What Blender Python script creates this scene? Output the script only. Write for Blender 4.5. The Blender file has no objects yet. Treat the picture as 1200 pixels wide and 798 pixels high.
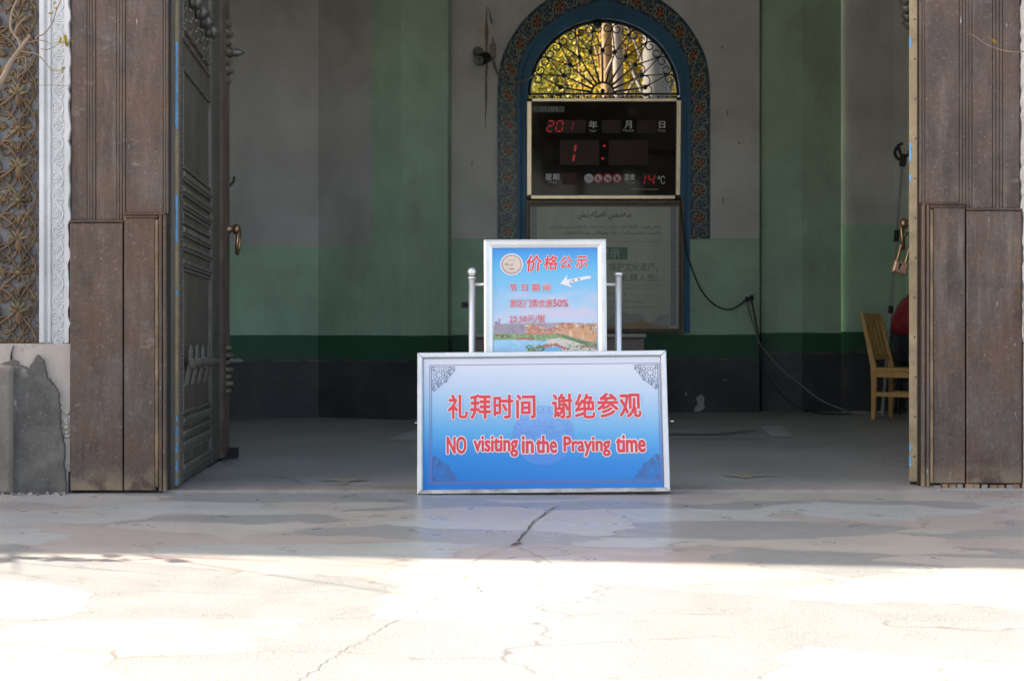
import bpy, math, random
from mathutils import Vector, Matrix, noise as mnoise
R = math.radians
random.seed(7)
scene = bpy.context.scene
COL = scene.collection

# ------------------------------------------------------------------ camera, sky, sun, exposure
CAMZ, FPX, CX, CY = 0.704, 1500.0, 600.0, 399.0
cam = bpy.data.objects.new("camera", bpy.data.cameras.new("camera"))
COL.objects.link(cam)
cam.location = (0, 0, CAMZ)
cam.rotation_euler = (R(90), 0, 0)
cam.data.sensor_width = 36.0
cam.data.lens = 36.0 * FPX / 1200.0
cam.data.clip_start = 0.05
cam.data.clip_end = 2000
cam.data.dof.use_dof = True
cam.data.dof.focus_distance = 5.95
cam.data.dof.aperture_fstop = 6.3
scene.camera = cam

SUN = Vector((-0.80, 0.19, 0.57)).normalized()
world = bpy.data.worlds.new("World")
scene.world = world
world.use_nodes = True
wn = world.node_tree
wn.nodes.clear()
sky = wn.nodes.new("ShaderNodeTexSky")
sky.sky_type = 'NISHITA'
sky.sun_disc = False
sky.sun_elevation = math.asin(SUN.z)
sky.sun_rotation = math.atan2(SUN.x, SUN.y)
sky.air_density = 1.0
sky.dust_density = 2.5
sky.ozone_density = 0.6
bgn = wn.nodes.new("ShaderNodeBackground")
bgn.inputs[1].default_value = 0.15
wo = wn.nodes.new("ShaderNodeOutputWorld")
wn.links.new(sky.outputs[0], bgn.inputs[0])
wn.links.new(bgn.outputs[0], wo.inputs[0])
sl = bpy.data.lights.new("sun", 'SUN')
sl.energy = 4.05
sl.angle = R(0.5)
sl.color = (1.0, 0.993, 0.98)
so = bpy.data.objects.new("sun", sl)
COL.objects.link(so)
so.rotation_euler = (-SUN).to_track_quat('-Z', 'Y').to_euler()
scene.view_settings.view_transform = 'Standard'
scene.view_settings.look = 'None'
scene.view_settings.gamma = 1
scene.view_settings.exposure = 2.12
scene.view_settings.use_white_balance = True
scene.view_settings.white_balance_temperature = 7750
scene.render.engine = 'CYCLES'
scene.cycles.use_denoising = True
scene.cycles.denoising_prefilter = 'ACCURATE'
scene.cycles.diffuse_bounces = 8
scene.cycles.max_bounces = 12
scene.cycles.sample_clamp_indirect = 6

# ------------------------------------------------------------------ helpers
def P(px, py, Y):
    """photo pixel at depth Y -> world point"""
    return Vector(((px - CX) / FPX * Y, Y, CAMZ + (CY - py) / FPX * Y))

def PX(px, Y): return (px - CX) / FPX * Y
def PZ(py, Y): return CAMZ + (CY - py) / FPX * Y

def ray_plane(px, py, p0, n):
    d = Vector(((px - CX) / FPX, 1.0, (CY - py) / FPX))
    o = Vector((0, 0, CAMZ))
    return o + d * ((p0 - o).dot(n) / d.dot(n))

class Frame:
    """local frame: (a,b,c) -> o + a*u + b*v + c*n"""
    def __init__(s, o, u, v, n=None):
        s.o, s.u, s.v = Vector(o), Vector(u).normalized(), Vector(v).normalized()
        s.n = Vector(n).normalized() if n is not None else s.u.cross(s.v).normalized()
    def __call__(s, a, b, c=0.0):
        return s.o + s.u * a + s.v * b + s.n * c
    def px(s, x, y):
        p = ray_plane(x, y, s.o, s.n) - s.o
        return p.dot(s.u), p.dot(s.v)

WORLD = Frame((0, 0, 0), (1, 0, 0), (0, 0, 1), (0, -1, 0))   # a = x, b = z, c towards the camera
def wall_frame(Y): return Frame((0, Y, 0), (1, 0, 0), (0, 0, 1), (0, -1, 0))

class MB:
    def __init__(s):
        s.v, s.f, s.m, s.sm, s.mats = [], [], [], [], []
        s.uv = {}
    def mi(s, mat):
        if mat not in s.mats: s.mats.append(mat)
        return s.mats.index(mat)
    def face(s, pts, mat, smooth=False):
        i = len(s.v)
        s.v += [Vector(p) for p in pts]
        s.f.append(list(range(i, i + len(pts)))); s.m.append(s.mi(mat)); s.sm.append(smooth)
    def faces(s, verts, faces, mat, smooth=False):
        i = len(s.v)
        s.v += [Vector(p) for p in verts]
        k = s.mi(mat)
        for f in faces:
            s.f.append([i + j for j in f]); s.m.append(k); s.sm.append(smooth)
    def boxf(s, fr, a0, a1, b0, b1, c0, c1, mat, bev=0.0):
        """box in a frame; bev chamfers the edges of the front face (c1)"""
        if bev <= 0:
            V = [fr(a, b, c) for c in (c0, c1) for (a, b) in ((a0, b0), (a1, b0), (a1, b1), (a0, b1))]
            F = [(3, 2, 1, 0), (4, 5, 6, 7), (0, 1, 5, 4), (1, 2, 6, 5), (2, 3, 7, 6), (3, 0, 4, 7)]
        else:
            rc = lambda d, c: [fr(a0 + d, b0 + d, c), fr(a1 - d, b0 + d, c), fr(a1 - d, b1 - d, c), fr(a0 + d, b1 - d, c)]
            V = rc(0, c0) + rc(0, c1 - bev) + rc(bev, c1)
            F = [(3, 2, 1, 0), (8, 9, 10, 11)]
            for k in (0, 4):
                for j in range(4):
                    F.append((k + j, k + (j + 1) % 4, k + 4 + (j + 1) % 4, k + 4 + j))
        s.faces(V, F, mat)
    def box(s, x0, x1, y0, y1, z0, z1, mat, bev=0.0):
        s.boxf(WORLD, x0, x1, z0, z1, -y1, -y0, mat, bev)
    def prism(s, fr, poly, c0, c1, mat, side=None):
        n = len(poly)
        V = [fr(a, b, c0) for a, b in poly] + [fr(a, b, c1) for a, b in poly]
        s.faces(V[n:], [tuple(range(n))], mat)
        s.faces(V[:n], [tuple(range(n - 1, -1, -1))], mat)
        s.faces(V, [(i, (i + 1) % n, n + (i + 1) % n, n + i) for i in range(n)], side or mat)
    def flat(s, fr, poly, c, mat):
        s.faces([fr(a, b, c) for a, b in poly], [tuple(range(len(poly)))], mat)
    def tube(s, pts, r, mat, n=8, caps=True, closed=False):
        pts = [Vector(p) for p in pts]
        N = len(pts)
        rr = r if isinstance(r, (list, tuple)) else [r] * N
        V, up = [], None
        for i, p in enumerate(pts):
            if closed: t = pts[(i + 1) % N] - pts[i - 1]
            else: t = pts[min(i + 1, N - 1)] - pts[max(i - 1, 0)]
            if t.length < 1e-9: t = Vector((0, 0, 1))
            t.normalize()
            if up is None:
                up = t.orthogonal().normalized()
            up = (up - t * up.dot(t))
            if up.length < 1e-6: up = t.orthogonal()
            up.normalize()
            w = t.cross(up)
            for k in range(n):
                a = 2 * math.pi * k / n
                V.append(p + (up * math.cos(a) + w * math.sin(a)) * rr[i])
        F = []
        for i in range(N if closed else N - 1):
            j = (i + 1) % N
            for k in range(n):
                F.append((i * n + k, i * n + (k + 1) % n, j * n + (k + 1) % n, j * n + k))
        s.faces(V, F, mat, True)
        if caps and not closed:
            s.faces(V[:n], [tuple(range(n - 1, -1, -1))], mat)
            s.faces(V[-n:], [tuple(range(n))], mat)
    def lathe(s, o, axis, prof, mat, n=20):
        """prof: (radius, distance along the axis)"""
        axis = Vector(axis).normalized(); u = axis.orthogonal().normalized(); w = axis.cross(u); o = Vector(o)
        V = []
        for r, d in prof:
            for k in range(n):
                a = 2 * math.pi * k / n
                V.append(o + axis * d + (u * math.cos(a) + w * math.sin(a)) * max(r, 1e-4))
        F = [(i * n + k, i * n + (k + 1) % n, (i + 1) * n + (k + 1) % n, (i + 1) * n + k)
             for i in range(len(prof) - 1) for k in range(n)]
        F += [tuple(range(n - 1, -1, -1)), tuple(range((len(prof) - 1) * n, len(prof) * n))]
        s.faces(V, F, mat, True)
    def dome(s, fr, a, b, c, ra, rb, h, mat, rot=0.0, n=10, rings=3):
        """low rounded boss on a frame's face"""
        V = []
        for i in range(rings):
            t = i / rings * math.pi / 2
            for k in range(n):
                q = 2 * math.pi * k / n
                x, y = ra * math.cos(t) * math.cos(q), rb * math.cos(t) * math.sin(q)
                V.append(fr(a + x * math.cos(rot) - y * math.sin(rot), b + x * math.sin(rot) + y * math.cos(rot), c + h * math.sin(t)))
        V.append(fr(a, b, c + h))
        F = [(i * n + k, i * n + (k + 1) % n, (i + 1) * n + (k + 1) % n, (i + 1) * n + k) for i in range(rings - 1) for k in range(n)]
        F += [((rings - 1) * n + k, (rings - 1) * n + (k + 1) % n, rings * n) for k in range(n)]
        s.faces(V, F, mat, True)
    def ell(s, fr, a, b, c, ra, rb, mat, n=20, rot=0.0):
        s.flat(fr, [(a + ra * math.cos(q) * math.cos(rot) - rb * math.sin(q) * math.sin(rot),
                     b + ra * math.cos(q) * math.sin(rot) + rb * math.sin(q) * math.cos(rot))
                    for q in [2 * math.pi * k / n for k in range(n)]], c, mat)
    def line(s, fr, pts, w, c, mat):
        """flat printed stroke"""
        for (a0, b0), (a1, b1) in zip(pts, pts[1:]):
            d = math.hypot(a1 - a0, b1 - b0) or 1
            x, y = -(b1 - b0) / d * w / 2, (a1 - a0) / d * w / 2
            s.flat(fr, [(a0 - x, b0 - y), (a1 - x, b1 - y), (a1 + x, b1 + y), (a0 + x, b0 + y)], c, mat)
    def text(s, fr, body, box, c, mat, bold=0.0, shear=0.0, n=8):
        """lettering fitted to box=(a0,a1,b0,b1) on the frame; bold thickens it by shifted copies (fraction of an em)"""
        V, F, b0 = text_mesh(body, shear)
        if not V: return
        sx = (box[1] - box[0]) / (b0[1] - b0[0]); sy = (box[3] - box[2]) / (b0[3] - b0[2])
        r = bold * (sx + sy) / 2
        offs = [(0, 0)] + ([(r * math.cos(2 * math.pi * k / n), r * math.sin(2 * math.pi * k / n)) for k in range(n)] if bold else [])
        for k, (ox, oy) in enumerate(offs):
            s.faces([fr(box[0] + (x - b0[0]) * sx + ox, box[2] + (y - b0[2]) * sy + oy, c + k * 2.5e-5) for x, y in V], F, mat)
    def build(s, name, parent=None, bevel=0.0, autosmooth=False):
        me = bpy.data.meshes.new(name)
        me.from_pydata([tuple(v) for v in s.v], [], s.f)
        for m in s.mats: me.materials.append(m)
        me.polygons.foreach_set("material_index", s.m)
        me.polygons.foreach_set("use_smooth", s.sm)
        me.update()
        o = bpy.data.objects.new(name, me)
        COL.objects.link(o)
        if parent is not None:
            o.parent = parent
            o.matrix_parent_inverse = parent.matrix_basis.inverted()
        if bevel:
            b = o.modifiers.new("bevel", 'BEVEL'); b.width = bevel; b.segments = 2; b.limit_method = 'ANGLE'
        return o

_tc = {}
def text_mesh(body, shear):
    k = (body, shear)
    if k in _tc: return _tc[k]
    cu = bpy.data.curves.new("lettering", 'FONT')
    cu.body = body; cu.shear = shear; cu.fill_mode = 'FRONT'; cu.resolution_u = 3
    ob = bpy.data.objects.new("lettering", cu); COL.objects.link(ob)
    dg = bpy.context.evaluated_depsgraph_get()
    me = bpy.data.meshes.new_from_object(ob.evaluated_get(dg))
    V = [(v.co.x, v.co.y) for v in me.vertices]; F = [tuple(p.vertices) for p in me.polygons]
    bpy.data.objects.remove(ob); bpy.data.curves.remove(cu); bpy.data.meshes.remove(me)
    xs = [v[0] for v in V] or [0, 1]; ys = [v[1] for v in V] or [0, 1]
    _tc[k] = (V, F, (min(xs), max(xs), min(ys), max(ys)))
    return _tc[k]

_AR = {}
for ch, iso, two in (("ا", 0xFE8D, 1), ("ە", 0xFEE9, 1), ("ب", 0xFE8F, 0), ("پ", 0xFB56, 0), ("ت", 0xFE95, 0), ("ج", 0xFE9D, 0), ("چ", 0xFB7A, 0),
                     ("د", 0xFEA9, 1), ("ر", 0xFEAD, 1), ("ز", 0xFEAF, 1), ("س", 0xFEB1, 0), ("ش", 0xFEB5, 0), ("غ", 0xFECD, 0), ("ق", 0xFED5, 0),
                     ("ك", 0xFED9, 0), ("ل", 0xFEDD, 0), ("م", 0xFEE1, 0), ("ن", 0xFEE5, 0), ("ھ", 0xFBAA, 0), ("و", 0xFEED, 1), ("ۇ", 0xFBD7, 1),
                     ("ۈ", 0xFBDB, 1), ("ۋ", 0xFBDE, 1), ("ي", 0xFEF1, 0), ("ئ", 0xFE89, 0)):
    _AR[ch] = [iso, iso + 1] + ([] if two else [iso + 2, iso + 3])
_AR["ى"] = [0xFEEF, 0xFEF0, 0xFBE8, 0xFBE9]
def shape_rtl(s):
    """joined letter forms, laid out right to left"""
    out = []
    for i, c in enumerate(s):
        if c not in _AR: out.append(c); continue
        f = _AR[c]
        prev = i > 0 and s[i - 1] in _AR and len(_AR[s[i - 1]]) == 4
        nxt = len(f) == 4 and i + 1 < len(s) and s[i + 1] in _AR
        out.append(chr(f[3] if prev and nxt else f[1] if prev else f[2] if nxt else f[0]))
    return "".join(reversed(out))

def thing(name, label, cat, loc=(0, 0, 0), group=None):
    o = bpy.data.objects.new(name, None)
    o.empty_display_size = 0.1
    COL.objects.link(o)
    o.location = loc
    return tag(o, label, cat, group)
def tag(o, label, cat, group=None, kind=None):
    o["label"] = label; o["category"] = cat
    if group: o["group"] = group
    if kind: o["kind"] = kind
    return o
def structure(o):
    o["kind"] = "structure"; return o

# ------------------------------------------------------------------ materials
class NT:
    def __init__(s, name):
        s.mat = bpy.data.materials.new(name); s.mat.use_nodes = True
        s.t = s.mat.node_tree; s.n = s.t.nodes; s.l = s.t.links
        s.b = s.n["Principled BSDF"]; s.out = s.n["Material Output"]
        g = s.n.new("ShaderNodeNewGeometry"); s.pos = g.outputs["Position"]
    def val(s, sock, v):
        if hasattr(v, "is_output"): s.l.new(v, sock)
        elif isinstance(v, (tuple, list)) and len(v) == 3 and sock.type == 'RGBA': sock.default_value = (*v, 1)
        else: sock.default_value = v
    def scale(s, vec, sc):
        m = s.n.new("ShaderNodeVectorMath"); m.operation = 'MULTIPLY'; s.l.new(vec, m.inputs[0]); m.inputs[1].default_value = sc
        return m.outputs[0]
    def add(s, a, b):
        m = s.n.new("ShaderNodeVectorMath"); m.operation = 'ADD'; s.val(m.inputs[0], a); s.val(m.inputs[1], b); return m.outputs[0]
    def noise(s, sc, detail=4, rough=0.55, vec=None, col=False, dist=0.0):
        n = s.n.new("ShaderNodeTexNoise"); n.inputs["Scale"].default_value = sc; n.inputs["Detail"].default_value = detail
        n.inputs["Roughness"].default_value = rough; n.inputs["Distortion"].default_value = dist
        s.l.new(vec or s.pos, n.inputs["Vector"])
        return n.outputs["Color"] if col else n.outputs["Fac"]
    def voro(s, sc, vec=None, feature='F1', out="Distance", rnd=1.0):
        n = s.n.new("ShaderNodeTexVoronoi"); n.feature = feature; n.inputs["Scale"].default_value = sc; n.inputs["Randomness"].default_value = rnd
        s.l.new(vec or s.pos, n.inputs["Vector"])
        return n.outputs[out]
    def math(s, op, a, b=0.0, clamp=False):
        m = s.n.new("ShaderNodeMath"); m.operation = op; m.use_clamp = clamp; s.val(m.inputs[0], a); s.val(m.inputs[1], b); return m.outputs[0]
    def ramp(s, fac, stops, const=False):
        r = s.n.new("ShaderNodeValToRGB"); s.l.new(fac, r.inputs[0])
        if const: r.color_ramp.interpolation = 'CONSTANT'
        e = r.color_ramp.elements
        while len(e) < len(stops): e.new(0.5)
        for k, (p, c) in enumerate(stops):
            e[k].position = p
            e[k].color = (c, c, c, 1) if isinstance(c, (int, float)) else (*c, 1)
        return r.outputs[0]
    def mix(s, fac, a, b, mode='MIX'):
        m = s.n.new("ShaderNodeMix"); m.data_type = 'RGBA'; m.blend_type = mode
        s.val(m.inputs[0], fac); s.val(m.inputs[6], a); s.val(m.inputs[7], b); return m.outputs[2]
    def sep(s, vec=None):
        x = s.n.new("ShaderNodeSeparateXYZ"); s.l.new(vec or s.pos, x.inputs[0]); return x.outputs
    def bump(s, h, strength=0.3, dist=0.01):
        b = s.n.new("ShaderNodeBump"); b.inputs["Strength"].default_value = strength; b.inputs["Distance"].default_value = dist
        s.l.new(h, b.inputs["Height"]); s.l.new(b.outputs[0], s.b.inputs["Normal"])
    def done(s, col, rough=0.6, metal=0.0, spec=0.5, **kw):
        s.val(s.b.inputs["Base Color"], col); s.val(s.b.inputs["Roughness"], rough); s.val(s.b.inputs["Metallic"], metal)
        s.val(s.b.inputs["Specular IOR Level"], spec)
        for k, v in kw.items(): s.val(s.b.inputs[k], v)
        return s.mat

def flatmat(name, col, rough=0.55, metal=0.0, spec=0.5, vary=0.12, sc=9.0, bump=0.0, **kw):
    m = NT(name)
    n = m.noise(sc, 5)
    f = m.ramp(n, [(0.3, 1 - vary), (0.7, 1 + vary)])
    c = m.mix(1.0, col, f, 'MULTIPLY')
    if bump: m.bump(m.noise(sc * 6, 4), bump, 0.004)
    return m.done(c, rough, metal, spec, **kw)

def srgb(r, g, b):
    f = lambda c: (c / 255 / 12.92) if c / 255 <= 0.04045 else ((c / 255 + 0.055) / 1.055) ** 2.4
    return (f(r), f(g), f(b))

def mat_casing(name, tint=(1, 1, 1), wear=1.0):
    """old brown metal-clad boards: mottled brown and grey bloom, bruises, scratches, chips of white paint, worn tan foot"""
    m = NT(name)
    st = m.scale(m.pos, (1.0, 1.0, 0.30))
    oi = m.n.new("ShaderNodeObjectInfo")
    off = m.add(m.pos, m.scale(oi.outputs["Random"], (9.0, 3.0, 17.0)) if False else (0, 0, 0))
    g1 = m.noise(9, 7, 0.68, st); g2 = m.noise(2.6, 7, 0.66); g3 = m.noise(46, 4, 0.65, m.scale(m.pos, (1, 1, 0.07)))
    t = lambda c: tuple(a * b for a, b in zip(c, tint))
    c = m.ramp(g1, [(0.33, t((0.042, 0.026, 0.019))), (0.50, t((0.110, 0.069, 0.051))), (0.66, t((0.190, 0.127, 0.098)))])
    c = m.mix(m.ramp(g2, [(0.50, 0.0), (0.66, 0.65)]), c, t((0.185, 0.168, 0.165)))
    c = m.mix(m.ramp(m.noise(3.3, 6, 0.65, m.add(m.pos, (3, 1, 8))), [(0.46, 0.0), (0.62, 0.75)]), c, t((0.165, 0.082, 0.048)))
    c = m.mix(m.ramp(m.noise(1.7, 6, 0.7, m.add(m.pos, (11, 5, 2))), [(0.50, 0.0), (0.62, 0.6)]), c, t((0.066, 0.044, 0.038)))
    c = m.mix(0.24, c, m.ramp(g3, [(0.3, t((0.05, 0.036, 0.030))), (0.7, t((0.18, 0.135, 0.115)))]))
    fine = m.ramp(m.noise(150, 3, 0.8, m.scale(m.pos, (1, 1, 0.45))), [(0.36, 0.82), (0.64, 1.20)])
    c = m.mix(1.0, c, fine, 'MULTIPLY')
    blotch = m.ramp(m.noise(85, 3, 0.7), [(0.57, 0.0), (0.66, 0.6 * wear)])
    c = m.mix(blotch, c, (0.045, 0.032, 0.027))
    pale = m.ramp(m.noise(55, 4, 0.75, m.add(m.pos, (2, 7, 5))), [(0.58, 0.0), (0.72, 0.5 * wear)])
    c = m.mix(pale, c, (0.26, 0.22, 0.20))
    dust = m.math('MULTIPLY', m.ramp(m.noise(20, 6, 0.72, m.scale(m.pos, (1, 1, 0.10))), [(0.52, 0.0), (0.70, 0.55)]), m.ramp(m.noise(2.0, 4, 0.6, m.add(m.pos, (5, 5, 1))), [(0.45, 0.0), (0.62, 1.0)]))
    c = m.mix(dust, c, t((0.30, 0.265, 0.245)))
    # smeared pale rub marks and thin scratches
    rub = m.math('MULTIPLY', m.ramp(m.noise(7, 5, 0.7, m.scale(m.pos, (1, 1, 2.2))), [(0.60, 0.0), (0.70, 0.5)]), m.ramp(m.noise(1.3, 2, 0.5, m.add(m.pos, (0, 0, 4))), [(0.5, 0.0), (0.6, 1.0)]))
    c = m.mix(rub, c, (0.27, 0.235, 0.215))
    ch = m.noise(44, 2, 0.5, m.scale(m.pos, (1.0, 1.0, 0.22)))
    chm = m.math('MULTIPLY', m.ramp(ch, [(0.730, 0.0), (0.75, 0.7)]), m.ramp(m.noise(3.1, 3), [(0.46, 0.0), (0.56, 1.0)]))
    c = m.mix(chm, c, (0.50, 0.48, 0.455))
    pts = m.ramp(m.voro(24, out="Distance"), [(0.045, 0.7), (0.065, 0.0)])
    c = m.mix(m.math('MULTIPLY', pts, m.ramp(m.noise(4, 2), [(0.50, 0.0), (0.58, 1.0)])), c, (0.48, 0.47, 0.45))
    nail = m.ramp(m.voro(17, m.add(m.pos, (4, 4, 4)), out="Distance"), [(0.06, 0.85), (0.09, 0.0)])
    c = m.mix(m.math('MULTIPLY', nail, m.ramp(m.noise(5, 2), [(0.50, 0.0), (0.58, 1.0)])), c, (0.03, 0.024, 0.02))
    z = m.sep()[2]
    foot = m.math('MULTIPLY', m.ramp(z, [(0.02, 1.0), (0.13, 0.0)]), m.ramp(m.noise(7, 4), [(0.42, 0.0), (0.50, 0.8)]))
    c = m.mix(foot, c, (0.24, 0.17, 0.11))
    m.bump(m.math('ADD', g1, m.math('MULTIPLY', m.noise(30, 4, 0.7), 0.6)), 0.35, 0.006)
    return m.done(c, m.ramp(g2, [(0.3, 0.36), (0.7, 0.62)]), 0.0, 0.5)

def mat_band(name, z1=None, z2=None, z3=None, green=(0.430, 0.620, 0.455), white=(0.57, 0.555, 0.535)):
    """painted hall wall: black dado, dark green band, pale green, off-white above"""
    m = NT(name)
    z = m.math('ADD', m.sep()[2], m.math('MULTIPLY', m.math('SUBTRACT', m.noise(2.5, 4), 0.5), 0.022))
    n = m.noise(1.6, 6, 0.6)
    v = m.ramp(n, [(0.3, 0.82), (0.7, 1.10)])
    def above(t): return m.math('GREATER_THAN', z, t)
    c = m.mix(m.ramp(m.noise(3.1, 5, 0.65), [(0.45, 0.0), (0.75, 0.6)]), (0.066, 0.066, 0.070), (0.125, 0.122, 0.118))
    c = m.mix(above(z1), c, (0.036, 0.125, 0.066))
    c = m.mix(above(z2), c, green)
    if z3 is not None: c = m.mix(above(z3), c, white)
    # grime line on top of the dado
    line = m.math('MULTIPLY', m.math('LESS_THAN', m.math('ABSOLUTE', m.math('SUBTRACT', z, z1 - 0.012)), 0.010), m.ramp(m.noise(6, 4), [(0.4, 0.0), (0.6, 0.7)]))
    c = m.mix(line, c, (0.17, 0.155, 0.125))
    c = m.mix(m.math('MULTIPLY', m.ramp(m.noise(1.1, 6, 0.7, m.scale(m.pos, (1, 1, 0.5))), [(0.50, 0.0), (0.70, 0.45)]), above(z2)), c, (0.27, 0.27, 0.22))
    fl = m.math('MULTIPLY', m.ramp(m.noise(17, 4, 0.65), [(0.70, 0.0), (0.73, 0.5)]), m.ramp(m.noise(1.7, 3, 0.5, m.add(m.pos, (9, 2, 4))), [(0.52, 0.0), (0.60, 1.0)]))
    c = m.mix(fl, c, (0.32, 0.30, 0.27))
    c = m.mix(1.0, c, v, 'MULTIPLY')
    m.bump(m.noise(9, 6, 0.7), 0.25, 0.012)
    return m.done(c, 0.55, 0, 0.35)

def mat_ground():
    """crazy terrazzo: smooth irregular marble pieces set in grey grit"""
    m = NT("terrazzo_paving")
    st = m.scale(m.pos, (0.70, 1.45, 1.0))
    wob = m.scale(m.noise(2.2, 3, 0.5, st, col=True), (0.60, 0.60, 0.0))
    wob2 = m.scale(m.noise(9.0, 3, 0.5, st, col=True), (0.10, 0.10, 0.0))
    co = m.add(m.add(st, wob), wob2)
    rnd = m.sep(m.voro(2.1, co, out="Color"))
    edge = m.voro(2.1, co, 'DISTANCE_TO_EDGE')
    stone = m.ramp(rnd[0], [(0.0, (0.30, 0.292, 0.284)), (0.36, (0.385, 0.352, 0.320)), (0.56, (0.350, 0.298, 0.285)), (0.70, (0.365, 0.385, 0.380)), (0.86, (0.395, 0.372, 0.350))], True)
    stone = m.mix(m.ramp(m.noise(3.5, 5, 0.65), [(0.4, 0.0), (0.7, 0.35)]), stone, (0.30, 0.28, 0.265))
    agg = m.ramp(m.noise(170, 2, 0.7), [(0.32, (0.145, 0.146, 0.150)), (0.50, (0.236, 0.237, 0.240)), (0.68, (0.375, 0.377, 0.38))])
    isagg = m.ramp(rnd[0], [(0.0, 1.0), (0.36, 0.0)], True)
    rnd2 = m.sep(m.voro(1.2, m.add(co, (7.3, 2.1, 0)), out="Color"))
    isagg = m.math('MAXIMUM', isagg, m.ramp(rnd2[1], [(0.0, 1.0), (0.10, 0.0)], True))
    c = m.mix(isagg, stone, agg)
    c = m.mix(0.12, c, m.ramp(m.noise(170, 2, 0.7), [(0.38, (0.15, 0.145, 0.14)), (0.62, (0.48, 0.465, 0.45))]))
    grit = m.ramp(m.noise(70, 4, 0.75), [(0.60, 0.0), (0.72, 0.22)])
    c = m.mix(grit, c, (0.20, 0.19, 0.185))
    c = m.mix(m.math('MULTIPLY', m.ramp(edge, [(0.004, 0.7), (0.013, 0.0)]), m.ramp(m.noise(2.2, 3), [(0.42, 0.0), (0.52, 1.0)])), c, (0.13, 0.12, 0.11))
    c = m.mix(m.ramp(m.noise(0.9, 6, 0.65), [(0.48, 0.0), (0.74, 0.25)]), c, (0.26, 0.235, 0.22))
    m.bump(m.noise(220, 2, 0.7), 0.06, 0.001)
    return m.done(c, m.ramp(m.noise(5, 5, 0.6), [(0.3, 0.24), (0.7, 0.46)]), 0, 0.5)

def mat_floor():
    m = NT("hall_concrete")
    n = m.noise(1.1, 6, 0.62)
    c = m.ramp(n, [(0.28, (0.27, 0.25, 0.228)), (0.72, (0.40, 0.372, 0.342))])
    c = m.mix(m.ramp(m.noise(24, 5, 0.7), [(0.6, 0.0), (0.75, 0.35)]), c, (0.14, 0.135, 0.13))
    s = m.voro(0.8, m.add(m.pos, m.scale(m.noise(2, 4, 0.6, col=True), (0.5, 0.5, 0))), 'DISTANCE_TO_EDGE')
    c = m.mix(m.math('MULTIPLY', m.ramp(s, [(0.004, 0.5), (0.014, 0.0)]), m.ramp(m.noise(1.5, 2), [(0.45, 0.0), (0.58, 1.0)])), c, (0.11, 0.105, 0.10))
    m.bump(m.noise(40, 5, 0.7), 0.2, 0.004)
    return m.done(c, m.ramp(n, [(0.3, 0.40), (0.7, 0.60)]), 0, 0.4)

def mat_relief(name, base, hi, lo):
    m = NT(name)
    n = m.noise(14, 5, 0.65)
    c = m.ramp(n, [(0.30, lo), (0.5, base), (0.72, hi)])
    sp = m.math('MULTIPLY', m.ramp(m.noise(48, 3, 0.6), [(0.69, 0.0), (0.71, 0.9)]), m.ramp(m.noise(3.2, 3), [(0.48, 0.0), (0.60, 1.0)]))
    c = m.mix(sp, c, (0.50, 0.49, 0.48))
    m.bump(n, 0.4, 0.004)
    return m.done(c, 0.6, 0, 0.4)

M = {}
M['casing'] = mat_casing("casing_brown", (0.72, 0.645, 0.60))
M['casing_groove'] = mat_casing("casing_moulding", (0.66, 0.62, 0.58), 0.4)
M['casing_gold'] = flatmat("worn_gilt_moulding", (0.17, 0.108, 0.062), 0.5, 0.0, vary=0.65, sc=7)
M['dark_gap'] = flatmat("dark_timber", (0.035, 0.032, 0.028), 0.8)
def mat_leaf_edge():
    m = NT("leaf_edge_tan")
    st = m.scale(m.pos, (1, 1, 0.35))
    c = m.ramp(m.noise(11, 5, 0.65), [(0.3, (0.20, 0.145, 0.085)), (0.7, (0.36, 0.27, 0.16))])
    n = m.noise(3.2, 3, 0.6, st)
    c = m.mix(m.ramp(m.noise(42, 3, 0.6), [(0.62, 0.0), (0.68, 0.5)]), c, (0.12, 0.10, 0.085))
    return m.done(c, 0.6)
M['edge'] = mat_leaf_edge()
M['edge_blue'] = flatmat("chipped_blue_paint", (0.115, 0.33, 0.58), 0.55, vary=0.25, sc=20)
def mat_door():
    m = NT("door_leather_dark")
    n = m.noise(10, 6, 0.65, m.scale(m.pos, (1, 1, 0.15)))
    n2 = m.noise(2.4, 5, 0.6)
    c = m.ramp(n, [(0.3, (0.058, 0.050, 0.041)), (0.7, (0.130, 0.112, 0.094))])
    c = m.mix(m.ramp(n2, [(0.45, 0.0), (0.7, 0.6)]), c, (0.115, 0.083, 0.070))
    c = m.mix(m.ramp(m.noise(60, 3, 0.7), [(0.66, 0.0), (0.72, 0.4)]), c, (0.17, 0.16, 0.145))
    m.bump(n, 0.4, 0.005)
    return m.done(c, m.ramp(n2, [(0.3, 0.42), (0.7, 0.62)]), 0, 0.45)
M['door'] = mat_door()
M['door_mould'] = flatmat("door_moulding", (0.125, 0.112, 0.098), 0.5, vary=0.35, sc=14, bump=0.3)
M['door_bead'] = flatmat("door_bead_brown", (0.105, 0.070, 0.060), 0.5, vary=0.35, sc=9, bump=0.3)
M['door_carve'] = flatmat("old_gilt_carving", (0.155, 0.125, 0.088), 0.55, vary=0.45, sc=16)
M['iron'] = flatmat("tarnished_iron", (0.12, 0.115, 0.105), 0.45, 0.5, vary=0.4, sc=25)
M['bronze'] = flatmat("worn_bronze", (0.34, 0.21, 0.115), 0.35, 0.85, vary=0.3, sc=30)
M['copper'] = flatmat("copper_lock", (0.62, 0.36, 0.26), 0.35, 0.6, vary=0.2, sc=20)
M['rubber'] = flatmat("black_rubber", (0.018, 0.018, 0.019), 0.6)
M['relief_bg'] = mat_relief("panel_ground", (0.115, 0.112, 0.118), (0.19, 0.188, 0.198), (0.055, 0.053, 0.055))
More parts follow.
